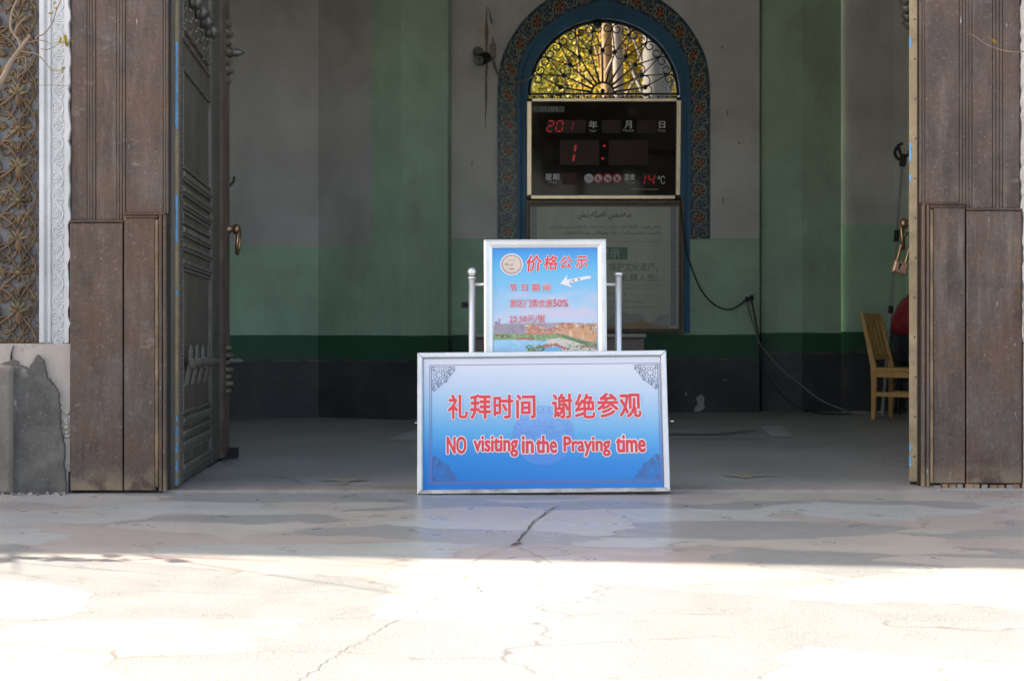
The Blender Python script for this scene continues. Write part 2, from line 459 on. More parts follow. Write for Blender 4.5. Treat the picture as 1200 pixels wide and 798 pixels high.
M['relief_brown'] = mat_relief("carving_brown", (0.115, 0.062, 0.030), (0.185, 0.110, 0.056), (0.045, 0.026, 0.016))
M['relief_olive'] = mat_relief("carving_olive", (0.13, 0.098, 0.048), (0.19, 0.145, 0.075), (0.08, 0.055, 0.028))
def mat_plaster():
    m = NT("white_plaster")
    c = m.ramp(m.noise(3, 6, 0.65), [(0.3, (0.46, 0.455, 0.46)), (0.7, (0.60, 0.595, 0.60))])
    c = m.mix(m.ramp(m.noise(30, 4, 0.7), [(0.58, 0.0), (0.72, 0.5)]), c, (0.36, 0.32, 0.285))
    z = m.sep()[2]
    c = m.mix(m.math('MULTIPLY', m.ramp(z, [(0.0, 1.0), (1.0, 0.0)]), m.ramp(m.noise(2, 4), [(0.35, 0.0), (0.6, 0.7)])), c, (0.44, 0.36, 0.31))
    m.bump(m.noise(40, 5, 0.7), 0.3, 0.004)
    return m.done(c, 0.7, 0, 0.3)
M['plaster'] = mat_plaster()
def mat_blend(name, a, b, sc, spec_col=(0.5, 0.48, 0.46), amt=0.5, rough=0.75, zs=0.5, bump=0.5):
    m = NT(name)
    c = m.ramp(m.noise(sc, 7, 0.68, m.scale(m.pos, (1, 1, zs))), [(0.3, a), (0.7, b)])
    c = m.mix(m.math('MULTIPLY', m.ramp(m.noise(sc * 5, 5, 0.7, m.scale(m.pos, (1, 1, zs))), [(0.58, 0.0), (0.68, amt)]), m.ramp(m.noise(sc * 0.8, 3), [(0.42, 0.0), (0.6, 1.0)])), c, spec_col)
    m.bump(m.noise(sc * 4, 6, 0.7), bump, 0.01)
    return m.done(c, rough, 0, 0.35)
M['old_plaster'] = mat_blend("old_pink_plaster", (0.36, 0.295, 0.255), (0.47, 0.405, 0.36), 5, (0.24, 0.19, 0.16), 0.6)
M['cement'] = mat_blend("grey_cement", (0.058, 0.053, 0.049), (0.185, 0.172, 0.160), 8, (0.42, 0.41, 0.41), 0.85)
def mat_cement():
    m = NT("grey_cement")
    c = m.ramp(m.noise(6, 8, 0.72), [(0.3, (0.050, 0.045, 0.041)), (0.7, (0.165, 0.152, 0.140))])
    c = m.mix(m.ramp(m.noise(2.4, 6, 0.7, m.add(m.pos, (1, 0, 6))), [(0.46, 0.0), (0.66, 0.6)]), c, (0.17, 0.148, 0.130))
    st = m.scale(m.pos, (1, 1, 0.45))
    w = m.math('MULTIPLY', m.ramp(m.noise(26, 6, 0.75, st), [(0.50, 0.0), (0.64, 0.8)]), m.ramp(m.noise(4.5, 4, 0.6, m.scale(m.pos, (1.6, 1, 0.5))), [(0.50, 0.0), (0.60, 1.0)]))
    c = m.mix(w, c, (0.40, 0.39, 0.385))
    c = m.mix(m.ramp(m.voro(32, out="Distance"), [(0.08, 0.6), (0.12, 0.0)]), c, (0.30, 0.29, 0.28))
    m.bump(m.noise(20, 7, 0.75), 0.8, 0.012)
    return m.done(c, 0.8, 0, 0.3)
M['cement'] = mat_cement()
M['under'] = mat_blend('rough_undercoat', (0.19, 0.15, 0.125), (0.33, 0.28, 0.245), 14, (0.12, 0.10, 0.09), 0.7)
M['cement_block'] = mat_blend("brown_cement", (0.135, 0.112, 0.094), (0.225, 0.195, 0.170), 5, (0.38, 0.35, 0.32), 0.7, bump=1.0)
M['brick'] = mat_blend("raw_brick", (0.26, 0.14, 0.085), (0.40, 0.25, 0.165), 12, (0.5, 0.45, 0.4), 0.4)
M['sill'] = mat_blend("pinkish_sill", (0.25, 0.205, 0.18), (0.345, 0.29, 0.26), 6, (0.42, 0.4, 0.38), 0.5, 0.55)
M['lintel'] = mat_blend("facade_plaster", (0.45, 0.38, 0.24), (0.55, 0.47, 0.31), 2)
M['white_wall'] = flatmat("hall_white", (0.30, 0.29, 0.28), 0.7, vary=0.06, sc=2)
M['ground'] = mat_ground()
M['floor'] = mat_floor()
M['crack'] = flatmat("crack_dirt", (0.075, 0.06, 0.048), 0.9, vary=0.3, sc=30)
M['crack_fine'] = flatmat("fine_crack", (0.25, 0.23, 0.21), 0.9, vary=0.3, sc=30)
M['mark_pale'] = flatmat("pale_reflection_and_paint", (0.45, 0.445, 0.43), 0.6, vary=0.15, sc=6)  # reflected light painted on the hall floor; paint patches on the wall
M['mark_faint'] = flatmat("faint_reflection_and_paint", (0.33, 0.325, 0.315), 0.6, vary=0.15, sc=4)
M['mark_dark'] = flatmat("faint_dark_band", (0.17, 0.165, 0.16), 0.6, vary=0.15, sc=4)
M['mark_yellow'] = flatmat("worn_yellow_marking", (0.34, 0.295, 0.215), 0.6, vary=0.35, sc=14)
def mat_alu():
    m = NT("brushed_aluminium")
    n = m.noise(9, 5, 0.6)
    c = m.ramp(n, [(0.3, (0.64, 0.64, 0.66)), (0.7, (0.76, 0.76, 0.775))])
    c = m.mix(m.ramp(m.noise(26, 4, 0.7), [(0.62, 0.0), (0.73, 0.3)]), c, (0.40, 0.37, 0.34))
    return m.done(c, m.ramp(n, [(0.3, 0.30), (0.7, 0.45)]), 0.35, 0.5)
M['alu'] = mat_alu()
def mat_alu_dirty():
    m = NT("dirty_aluminium")
    c = m.ramp(m.noise(20, 5, 0.65, m.scale(m.pos, (0.5, 1, 1))), [(0.35, (0.26, 0.23, 0.20)), (0.65, (0.62, 0.60, 0.59))])
    return m.done(c, 0.45, 0.3, 0.5)
M['alu_dirty'] = mat_alu_dirty()
M['alu_side'] = flatmat("frame_side_black", (0.03, 0.03, 0.032), 0.5)
M['steel'] = flatmat("polished_steel", (0.74, 0.73, 0.72), 0.30, 0.55, vary=0.05, sc=10)
M['steel_dull'] = flatmat("satin_steel", (0.70, 0.69, 0.68), 0.30, 0.9, vary=0.08, sc=10)
M['white_print'] = flatmat("white_print", (0.72, 0.70, 0.74), 0.4, vary=0.03)
M['red_print'] = flatmat("red_print", (0.72, 0.050, 0.060), 0.4, vary=0.05)
M['pink_halo'] = flatmat("pale_halo_print", (0.70, 0.64, 0.72), 0.4, vary=0.02)
M['navy_print'] = flatmat("navy_print", (0.10, 0.10, 0.20), 0.4, vary=0.05)
M['plum_print'] = flatmat("plum_print", (0.21, 0.17, 0.30), 0.4, vary=0.05)
def fmat(name, col, rough=0.5, **kw): return flatmat(name, col, rough, vary=0.08, **kw)

# ------------------------------------------------------------------ ground, hall floor, sill, markings, reflected light painted on the floor
g = MB()
xs = [-300, -60, -12, 12, 60, 300]; ys = [-300, -60, -12, 0, 6.1, 60, 300]
gv = [(x, y, 0) for y in ys for x in xs]
g.faces(gv, [(j * 6 + i, j * 6 + i + 1, (j + 1) * 6 + i + 1, (j + 1) * 6 + i) for j in range(6) for i in range(5)], M['ground'])
structure(g.build("ground"))
g = MB(); g.box(-3.9, 4.05, 6.06, 14.2, -0.05, 0.004, M['floor']); structure(g.build("hall_floor"))
# worn door sill, slightly uneven front edge
g = MB()
n = 60
fa, ba = [], []
for i in range(n + 1):
    x = -1.62 + 3.62 * i / n
    yy = 5.955 + 0.045 * (x + 1.6) / 3.5
    fa.append(Vector((x, yy - 0.02 + 0.012 * mnoise.noise(Vector((x * 7, 0, 0))), 0.010)))
    ba.append(Vector((x, yy + 0.16 + 0.006 * mnoise.noise(Vector((x * 9, 4, 0))), 0.012)))
for i in range(n):
    g.face([fa[i], fa[i + 1], ba[i + 1], ba[i]], M['sill'])
    g.face([fa[i] - Vector((0, 0, .05)), fa[i + 1] - Vector((0, 0, .05)), fa[i + 1], fa[i]], M['sill'])
structure(g.build("door_sill"))

def floor_pt(px, py, z=0.0):
    Y = (CAMZ - z) * FPX / (py - CY)
    return Vector(((px - CX) / FPX * Y, Y, z))
def floor_stroke(mb, pix, w, z, mat, jit=0.0):
    p = [floor_pt(x, y, z) for x, y in pix]
    L, Rr = [], []
    for i, q in enumerate(p):
        t = p[min(i + 1, len(p) - 1)] - p[max(i - 1, 0)]; t.normalize()
        s = Vector((-t.y, t.x, 0))
        ww = (w[i] if isinstance(w, (list, tuple)) else w) / 2
        L.append(q + s * ww); Rr.append(q - s * ww)
    for i in range(len(p) - 1):
        mb.face([Rr[i], Rr[i + 1], L[i + 1], L[i]], mat)
def wander(pix, k=5, amp=0.9, seed=1):
    rnd = random.Random(seed); out = []
    for (x0, y0), (x1, y1) in zip(pix, pix[1:]):
        for j in range(k):
            t = j / k
            out.append((x0 + (x1 - x0) * t + rnd.uniform(-amp, amp) * 1.6, y0 + (y1 - y0) * t + rnd.uniform(-amp, amp) * 0.35))
    out.append(pix[-1]); return out
g = MB()
floor_stroke(g, wander([(651, 593), (640, 600), (624, 611), (621, 616), (612, 626), (607, 634), (599, 639)], 4, 0.8, 3),
             [0.003 + 0.0055 * abs(math.sin(i * 0.9)) for i in range(25)], 0.004, M['crack'])
floor_stroke(g, wander([(600, 638), (606, 636), (612, 637)], 4, 0.6, 5), 0.014, 0.004, M['crack'])
structure(g.build("paving_crack"))
g = MB()
floor_stroke(g, wander([(599, 639), (575, 647), (548, 658)], 5, 0.5, 8), 0.004, 0.004, M['crack_fine'])
floor_stroke(g, wander([(607, 640), (628, 650), (645, 658)], 5, 0.5, 9), 0.005, 0.004, M['crack_fine'])
floor_stroke(g, wander([(513, 699), (500, 706), (478, 719), (446, 733), (432, 743), (405, 757), (380, 774), (356, 790), (330, 812)], 9, 2.6, 4), 0.0028, 0.004, M['crack_fine'])
floor_stroke(g, wander([(540, 672), (556, 684), (562, 692)], 5, 0.8, 6), 0.005, 0.004, M['crack_fine'])
structure(g.build("paving_crack"))
g = MB()
floor_stroke(g, wander([(500, 640), (560, 638.5), (640, 641), (720, 641), (800, 643), (900, 640)], 7, 0.9, 12), 0.004, 0.004, M['crack_fine'])
structure(g.build("paving_joint"))

def floor_poly(mb, pix, z, mat): mb.face([floor_pt(x, y, z) for x, y in pix], mat)
g = MB(); floor_poly(g, [(906, 512), (930, 511.5), (915, 499), (890, 499)], 0.008, M['mark_pale']); structure(g.build("floor_light_and_paint"))  # pale quads paint reflected light into the floor's colour
g = MB(); floor_poly(g, [(449, 515.5), (520, 516), (560, 499), (495, 501)], 0.008, M['mark_pale']); structure(g.build("floor_light_and_paint"))
g = MB()  # faint bands belonging to the painted floor reflections
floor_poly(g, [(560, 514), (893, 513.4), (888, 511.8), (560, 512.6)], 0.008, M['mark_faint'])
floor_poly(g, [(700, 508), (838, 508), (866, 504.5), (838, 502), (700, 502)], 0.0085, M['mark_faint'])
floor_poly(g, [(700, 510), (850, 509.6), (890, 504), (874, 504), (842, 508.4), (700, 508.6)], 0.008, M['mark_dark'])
structure(g.build("floor_light_and_paint"))
for pts in ([(394, 568), (404, 568), (411, 563.4), (430, 562.8), (432, 561.4), (404, 559.8), (396, 560.4), (377, 562.2), (380, 563.2), (398, 563)],
            [(866, 560), (878, 560), (883, 558.4), (906, 557.2), (904, 556.2), (880, 556.6), (881, 552), (868, 551.6), (867, 557), (849, 556.6), (850, 557.8), (866, 558.4)]):
    g = MB(); floor_poly(g, pts, 0.008, M['mark_yellow']); structure(g.build("floor_light_and_paint"))

# ------------------------------------------------------------------ front wall either side of the gateway
YL, YR = 5.92, 6.08
FL, FR_ = wall_frame(YL), wall_frame(YR)
TOP = 5.2
def spiral(fr, a, b, r, a0, turns, c, hand=1, n=22, grow=0.28):
    return [fr(a + hand * r * (1 - (1 - grow) * k / n) * math.cos(a0 + turns * 2 * math.pi * k / n),
               b + r * (1 - (1 - grow) * k / n) * math.sin(a0 + turns * 2 * math.pi * k / n), c) for k in range(n + 1)]

wallL = thing("gate_wall", "left front wall with carved brown panel, white plaster strip and cracked grey plinth", "wall", (PX(20, YL), YL, 0))
wallL["kind"] = "thing"
xA, xB = PX(47, YL), PX(81.5, YL)      # white strip
zP = PZ(402, YL)
g = MB()   # masonry behind and far outwards
g.box(-12.0, PX(84, YL) - 0.02, YL + 0.03, YL + 0.45, -0.05, TOP, M['old_plaster'])
g.build("masonry", wallL)
# carved panel: brown scroll relief on a grey blue ground
g = MB()
g.boxf(FL, -3.2, xA, zP, 3.2, -0.03, -0.006, M['relief_bg'])
pitch, pw = 0.335, 0.18
def motif(mb, ax, bz, hand):
    f = FL
    rb, ro = M['relief_brown'], M['relief_olive']
    mb.tube(spiral(f, ax + hand * 0.062, bz, 0.052, math.pi, 1.35, 0.002, hand), 0.0055, rb, 6)
    mb.tube(spiral(f, ax + hand * 0.118, bz + 0.055, 0.040, -math.pi / 2, 1.2, 0.002, -hand), 0.005, rb, 6)
    mb.tube(spiral(f, ax + hand * 0.055, bz + 0.135, 0.046, 0, 1.2, 0.003, -hand), 0.0055, rb, 6)
    mb.tube(spiral(f, ax + hand * 0.128, bz + 0.175, 0.036, math.pi / 2, 1.2, 0.003, hand), 0.005, rb, 6)
    mb.tube([f(ax + hand * (0.085 + 0.080 * math.sin(t * 6.283)), bz - pitch / 2 + pitch * t, 0.004) for t in [k / 30 for k in range(31)]], 0.0065, rb, 6)
    mb.tube([f(ax + hand * (0.085 - 0.075 * math.sin(t * 6.283)), bz - pitch / 2 + pitch * t, 0.001) for t in [k / 30 for k in range(31)]], 0.005, ro, 6)
    for k in range(7):       # fan leaf
        q = math.pi * (0.12 + 0.76 * k / 6)
        mb.dome(f, ax + hand * 0.085 + 0.020 * math.cos(q), bz - 0.110 + 0.026 * math.sin(q), -0.006, 0.020, 0.0065, 0.012, ro if k % 2 else rb, q, 8)
    for k in range(6):
        q = k * math.pi / 3 + 0.3
        mb.dome(f, ax + hand * 0.122 + 0.014 * math.cos(q), bz + 0.118 + 0.014 * math.sin(q), -0.006, 0.014, 0.006, 0.012, rb, q, 8)
    mb.dome(f, ax + hand * 0.122, bz + 0.118, 0.0, 0.008, 0.008, 0.009, ro)
    for k in range(16):
        da, db = random.uniform(.015, .165), random.uniform(-.165, .165)
        mb.dome(f, ax + hand * da, bz + db, -0.006, random.uniform(.010, .017), random.uniform(.004, .007), 0.010, rb if random.random() < .7 else ro, random.uniform(0, 3.1), 7, 2)
    for k in range(3):
        a_, b_ = random.uniform(.03, .15), random.uniform(-.15, .15)
        mb.tube(spiral(f, ax + hand * a_, bz + b_, random.uniform(.018, .028), random.uniform(0, 6), 1.1, 0.0, hand, 14), 0.004, rb, 5)
    for (da, db, rot) in ((0.03, 0.07, 0.8), (0.095, 0.02, -0.5), (0.15, -0.03, 1.2), (0.04, -0.05, -0.9), (0.15, 0.12, 0.4), (0.03, 0.155, 1.9), (0.10, 0.16, -0.7)):
        mb.dome(f, ax + hand * da, bz + db, -0.006, 0.020, 0.008, 0.012, rb if random.random() < .6 else ro, hand * rot, 8)
def spine(mb, ax, bz):
    f = FL; rb, ro = M['relief_brown'], M['relief_olive']
    for k in range(5):       # palmette on the axis
        q = math.pi * (0.1 + 0.8 * k / 4)
        mb.dome(f, ax + 0.024 * math.cos(q), bz + 0.05 + 0.034 * math.sin(q), -0.006, 0.032, 0.010, 0.018, ro, q, 10)
    mb.dome(f, ax, bz + 0.03, -0.006, 0.022, 0.042, 0.018, rb)
    for k in range(8):
        q = k * math.pi / 4
        mb.dome(f, ax + 0.026 * math.cos(q), bz - 0.10 + 0.026 * math.sin(q), -0.006, 0.020, 0.009, 0.014, rb, q, 8)
    mb.dome(f, ax, bz - 0.10, 0.0, 0.013, 0.013, 0.012, ro)
    mb.dome(f, ax, bz + 0.145, -0.006, 0.012, 0.030, 0.015, rb)
for col in range(4):
    axc = PX(22, YL) - col * 2 * pw
    for row in range(8):
        bz = zP + 0.09 + row * pitch
        if bz > 3.0: continue
        for h in (-1, 1):
            if col == 0 and h == 1:
                pass
            motif(g, axc, bz, h) if not (col == 0 and h == 1) else None
        spine(g, axc, bz)
# right half column is narrower than a full motif: fit it before the white strip
for row in range(8):
    bz = zP + 0.09 + row * pitch
    sub = MB(); motif(sub, 0.0, bz, 1)
    k = (xA - 0.012 - PX(22, YL)) / 0.172
    for i, v in enumerate(sub.v): v.x = PX(22, YL) + v.x * k
    off = len(g.v); g.v += sub.v
    for f, m_, sm in zip(sub.f, sub.m, sub.sm):
        g.f.append([q + off for q in f]); g.m.append(g.mi(sub.mats[m_])); g.sm.append(sm)
keep = [i for i, f in enumerate(g.f) if min(g.v[q].z for q in f) >= zP - 1e-4 and max(g.v[q].x for q in f) <= xA + 1e-4]
g.f = [g.f[i] for i in keep]; g.m = [g.m[i] for i in keep]; g.sm = [g.sm[i] for i in keep]
g.build("carved_panel", wallL)
# white carved strip with ragged right edge
g = MB()
W = xB - xA
g.boxf(FL, xA, xA + 0.024, zP, 3.2, -0.03, 0.014, M['plaster'], 0.004)
g.boxf(FL, xA + 0.0245, xA + 0.036, zP, 3.2, -0.03, 0.002, M['plaster'])
g.boxf(FL, xA + 0.0365, xA + 0.052, zP, 3.2, -0.03, 0.010, M['plaster'], 0.004)
g.boxf(FL, xA + 0.0525, xB - 0.022, zP, 3.2, -0.03, 0.000, M['plaster'])
rag = [(xB - 0.0215, zP)] + [(xB + random.uniform(-0.007, 0.006), zP + 0.002 + i * 0.03) for i in range(88)]
rag += [(xB - 0.0215, rag[-1][1])]
g.prism(FL, rag, -0.03, 0.008, M['plaster'])
cz = xA + 0.0525 + (xB - 0.022 - xA - 0.0525) / 2
hw = (xB - 0.022 - xA - 0.0525) / 2
for i in range(34):
    bz = zP + 0.03 + i * 0.081
    s_ = 1 if i % 2 else -1
    for k in range(7):
        q = (math.pi if s_ > 0 else 0) + math.pi * (-0.42 + 0.84 * k / 6)
        g.dome(FL, cz + s_ * hw * 0.72 + 0.026 * math.cos(q), bz + 0.028 * math.sin(q), -0.001, 0.021, 0.0052, 0.008, M['plaster'], q, 8)
    g.tube([FL(cz + s_ * hw * 0.72 + 0.050 * math.cos(q), bz + 0.050 * math.sin(q), 0.001) for q in [(math.pi if s_ > 0 else 0) + math.pi * (-0.5 + k / 12) for k in range(13)]], 0.0035, M['plaster'], 6)
    g.tube([FL(cz + hw * 0.8 * math.sin(t * math.pi - (0 if i % 2 else math.pi)), bz + 0.081 * (t - 0.5), 0.001) for t in [k / 10 for k in range(11)]], 0.0055, M['plaster'], 6)
    g.dome(FL, cz - s_ * hw * 0.5, bz + 0.03, -0.001, 0.014, 0.007, 0.006, M['plaster'], s_ * 0.7, 8)
g.build("plaster_strip", wallL)
# plinth: pale broken plaster, grey cement skin with a jagged edge, brown end block
g = MB()
g.boxf(FL, -3.2, PX(83.5, YL) - 0.004, -0.05, zP - 0.002, -0.03, 0.004, M['old_plaster'])
def fl(px, py): return (PX(px, YL), PZ(py, YL))
def jag(pts, k=4, amp=0.007):
    out = []
    for (a0, b0), (a1, b1) in zip(pts, pts[1:]):
        for j in range(k):
            t = j / k
            out.append((a0 + (a1 - a0) * t + random.uniform(-amp, amp), b0 + (b1 - b0) * t + random.uniform(-amp, amp)))
    out.append(pts[-1]); return out
edge = jag([fl(19, 428), fl(24, 427), fl(36, 432), fl(46, 416), fl(52, 422), fl(57, 441), fl(64, 450), fl(69, 456), fl(72, 478), fl(72, 500), fl(77, 520), fl(77, 545), fl(79, 584)], 9, 0.0045)
g.prism(FL, [fl(19, 584)] + [fl(79, 584)] + edge[::-1][1:], 0.0, 0.026, M['cement'])
g.prism(FL, jag([fl(0, 427), fl(12, 422), fl(17, 404), fl(13, 418), fl(24, 424), fl(20, 428)], 3, 0.004), 0.0, 0.012, M['cement'])
g.boxf(FL, -2.6, PX(19, YL), 0.0, PZ(431, YL), 0.0, 0.055, M['cement_block'], 0.012)
for k in range(9):
    bz = PZ(random.uniform(482, 512), YL)
    g.dome(FL, PX(79 + random.uniform(-2, 2.5), YL), bz, 0.002, random.uniform(.008, .016), random.uniform(.008, .014), 0.016, M['old_plaster'], random.random() * 3, 7)
g.boxf(FL, PX(80.5, YL), PX(83, YL), 0.0, PZ(552, YL), 0.0, 0.006, M['dark_gap'])
g.build("plinth", wallL)
g = MB()      # crumbs fallen from the broken plaster
rcr = random.Random(4)
for k in range(70):
    px_ = rcr.uniform(6, 84); q = Vector((PX(px_, YL), YL - 0.03 - abs(rcr.gauss(0, .03)), 0.0))
    r_ = rcr.uniform(.002, .008)
    g.lathe(q, (rcr.uniform(-.3, .3), rcr.uniform(-.3, .3), 1), [(r_ * .8, 0), (r_, r_ * .5), (r_ * .5, r_), (0.0005, r_ * 1.1)], M['cement'] if k % 3 else M['old_plaster'], 6)
tag(g.build("plaster_crumbs"), "loose crumbs of plaster and cement along the foot of the cracked plinth", "rubble", kind="stuff")

wallR = thing("gate_wall", "white and pink plaster edge of the front wall right of the gateway", "wall", (PX(1215, YR), YR, 0))
wallR["kind"] = "thing"
g = MB(); g.box(PX(1197, YR) + 0.02, 12.0, YR + 0.03, YR + 0.45, -0.05, TOP, M['old_plaster']); g.build("masonry", wallR)
g = MB()
rag = [(PX(1212, YR), 3.2), (PX(1212, YR), PZ(402, YR))] + [(PX(1197, YR) + random.uniform(-0.004, 0.006), PZ(402, YR) + i * 0.03) for i in range(60)]
rag[-1] = (rag[-1][0], 3.2)
rag.append((PX(1212, YR), 3.2)); rag = rag[1:]
g.prism(FR_, rag, -0.03, 0.03, M['plaster']); g.build("plaster_strip", wallR)
g = MB(); g.boxf(FR_, PX(1198, YR), 3.2, -0.05, PZ(402, YR) - 0.003, -0.03, 0.03, M['old_plaster'], 0.006); g.build("plinth", wallR)
g = MB()
g.boxf(FR_, PX(1195.5, YR), PX(1206, YR), PZ(343, YR), PZ(334, YR), 0.034, 0.050, M['steel_dull'], 0.003)
g.boxf(FR_, PX(1196.5, YR), PX(1206, YR), PZ(356, YR), PZ(344, YR), 0.034, 0.044, M['iron'])
g.boxf(FR_, PX(1196, YR), PX(1206, YR), PZ(388, YR), PZ(357, YR), 0.034, 0.046, M['steel_dull'], 0.003)
g.build("hasp", wallR)

# wall over the gateway; an added unseen slab, skewed to shape, casts the paving shadow
over = thing("gate_lintel_wall", "upper front wall over the gateway with an added unseen slab shaping the paving shadow", "wall", (0.2, 6.1, 3.4))
over["kind"] = "thing"
g = MB(); g.box(PX(84, YL) - 0.02, PX(1197, YR) + 0.02, 6.12, 6.5, 4.1, TOP, M['lintel']); g.build("lintel", over)
g = MB()
g.faces([(-30, 8.25, 5.9), (12, 4.06, 5.9), (12, 6.6, 5.9), (-30, 8.8, 5.9), (-30, 8.25, 6.0), (12, 4.06, 6.0), (12, 6.6, 6.0), (-30, 8.8, 6.0)],
        [(3, 2, 1, 0), (4, 5, 6, 7), (0, 1, 5, 4), (1, 2, 6, 5), (2, 3, 7, 6), (3, 0, 4, 7)], M['lintel'])
g.build("shadow_slab", over)

# ------------------------------------------------------------------ timber casings of the gateway
def fluted(mb, fr, a0, a1, b0, b1, c0, n, mat, amp=0.008):
    """a run of n half round reeds"""
    w = (a1 - a0) / n
    for i in range(n):
        x0 = a0 + i * w
        prof = [(x0 + w * (0.5 - 0.5 * math.cos(math.pi * k / 6)), c0 + amp * math.sin(math.pi * k / 6)) for k in range(7)]
        V = [fr(a, b0, c) for a, c in prof] + [fr(a, b1, c) for a, c in prof]
        mb.faces(V, [(k, k + 1, 8 + k, 7 + k) for k in range(6)], mat, True)

def casing(side, label):
    if side == 'L':
        Y, fr = YL, FL
        x = lambda p: PX(p, YL); z = lambda p: PZ(p, YL)
        outer, inner = 82.5, 197
        planks = [(82.5, 101.5), (111.5, 136.5), (146.5, 191)]
        reeds = [(101.5, 111.5, 3), (136.5, 146.5, 3), (191, 197, 2)]
        ledge = [(82.5, 145.5, 258.5), (146, 194, 250)]
        low = [(83, 145), (146, 183.5)]
        gold, lowreed = (183.5, 187), (187, 196.5)
    else:
        Y, fr = YR, FR_
        x = lambda p: PX(p, YR); z = lambda p: PZ(p, YR)
        outer, inner = 1196.5, 1078
        planks = [(1084.5, 1125), (1140, 1164), (1176, 1196)]
        reeds = [(1078, 1084.5, 2), (1125, 1140, 4), (1164, 1176, 3)]
        ledge = [(1081, 1130.5, 238), (1131, 1196.5, 244.5)]
        low = [(1092, 1130.2), (1131.2, 1196.5)]
        gold, lowreed = (1088.6, 1092), (1078.5, 1088.6)
    t = thing("door_casing", label, "door casing", (x((outer + inner) / 2), Y, 0), "timber casings of the gateway")
    g = MB()
    lo, hi = min(outer, inner), max(outer, inner)
    g.boxf(fr, x(lo), x(hi), 0.004, 3.6, -0.044, -0.028, M['dark_gap'])
    g.build("backing", t)
    ztop = z(min(l[2] for l in ledge))
    for a, b in planks:
        zl = z([l for l in ledge if l[0] <= (a + b) / 2 <= l[1] + 1][0][2])
        g = MB(); g.boxf(fr, x(a) + .0012, x(b) - .0012, zl, 3.5, -0.027, -0.006 + random.uniform(-.001, .001), M['casing'], 0.003)
        g.build("upper_plank", t)
    for a, b, n in reeds:
        zl = z([l for l in ledge if l[0] <= (a + b) / 2 <= l[1] + 1][0][2])
        g = MB(); fluted(g, fr, x(a), x(b), zl, 3.5, -0.012, n, M['casing_groove'], 0.007); g.build("upper_moulding", t)
    for a, b in low:
        g = MB(); zl = z([l for l in ledge if l[0] - 2 <= (a + b) / 2 <= l[1] + 1][0][2])
        bot = 0.012 if side == 'L' else 0.028
        g.boxf(fr, x(a) + .0016, x(b) - .0016, bot, zl - 0.012, -0.027, 0.016 + random.uniform(-.001, .001), M['casing'], 0.004)
        g.build("lower_plank", t)
    # ledge caps
    for a, b, py in ledge:
        g = MB(); g.boxf(fr, x(a), x(b), z(py) - 0.011, z(py) - 0.001, -0.027, 0.022, M['casing_groove'], 0.004)
        if (side == 'L' and b > 190) or (side == 'R' and a < 1085):
            a2, b2 = (a + 2, b - 8) if side == 'L' else (a + 8, b - 1)
            g.boxf(fr, x(a2), x(b2), z(py + 6.5), z(py) - 0.0125, 0.0165, 0.026, M['casing_groove'], 0.008)
        g.build("ledge", t)
    g = MB(); g.boxf(fr, x(gold[0]), x(gold[1]), 0.03, z(ledge[0 if side == 'R' else 1][2] + 8), 0.0, 0.024, M['casing_gold'], 0.004); g.build("gilt_fillet", t)
    g = MB(); fluted(g, fr, x(lowreed[0]), x(lowreed[1]), 0.012, z(ledge[0 if side == 'R' else 1][2]) - 0.012, 0.006, 2, M['casing_groove'], 0.018); g.build("lower_moulding", t)
    # jamb return behind the leaf
    g = MB()
    if side == 'L': g.box(x(197.2), x(201.5), Y + 0.045, Y + 0.055, 0.0, 3.5, M['door'])
    else: g.box(x(1080.5), x(1084), Y + 0.045, Y + 0.20, 0.0, 3.5, M['door'])
    g.build("jamb_return", t)
    if side == 'R':
        g = MB()
        for k in range(11):
            xx = 1094 + k * 9.4 + random.uniform(-1, 1)
            g.boxf(fr, x(xx), x(xx + random.uniform(7.2, 9.2)), 0.0, 0.024 + random.uniform(-.006, .003), -0.03, 0.008 + random.uniform(-.006, .004), M['brick'] if k % 3 else M['sill'], 0.004)
        g.build("brick_footing", t)
    return t
casing('L', "weathered brown board casing left of the gateway beside the white plaster strip")
casing('R', "weathered brown board casing right of the gateway beside the tan door edge")

# ------------------------------------------------------------------ door leaves
DL = Frame(Vector((PX(209, 6.0), 6.0, 0)), Vector((PX(265.5, 7.70) - PX(209, 6.0), 1.70, 0)), (0, 0, 1))
DL.n = Vector((DL.u.y, -DL.u.x, 0)).normalized()      # towards the opening (+x)
leafL = thing("door_leaf", "dark panelled left door leaf swung inwards with bronze ring and tan blue edge", "door", DL(0, 0, 0))
LEN = 1.70
ZB, ZT = 0.022, 3.3
g = MB(); g.boxf(DL, 0.002, LEN, ZB, ZT, -0.055, -0.012, M['door']); g.build("slab", leafL)
g = MB(); g.boxf(DL, -0.004, 0.0015, ZB, ZT, -0.052, -0.001, M['edge'])
g.build("edge_strip", leafL)
g = MB()
for p0, p1 in ((50, 83), (83, 118), (118, 152), (228, 285), (340, 346), (488, 493), (500, 512), (518, 530), (540, 552), (560, 566)):
    g = MB(); z0, z1 = PZ(p1, 6.0), PZ(p0, 6.0)
    wdt = random.uniform(0.006, 0.014)
    poly = jag([(-0.010, z0), (-0.010, z1)], 7, 0.004) + [(-0.0005, z1)] + jag([(-0.0005, z1), (-0.0005, z0)], 3, 0.0)
    g.prism(Frame(DL(-0.0045, 0, 0), DL.n, DL.v, -DL.u), [(a - 0.002, b) for a, b in poly], 0.0, 0.001, M['edge_blue']); g.build("blue_paint", leafL)
def dl(px, py): return DL.px(px, py)
def rail(mb, a0, a1, b0, b1, c0, c1, mat, bev=0.006): mb.boxf(DL, a0, a1, b0, b1, c0, c1, mat, bev)
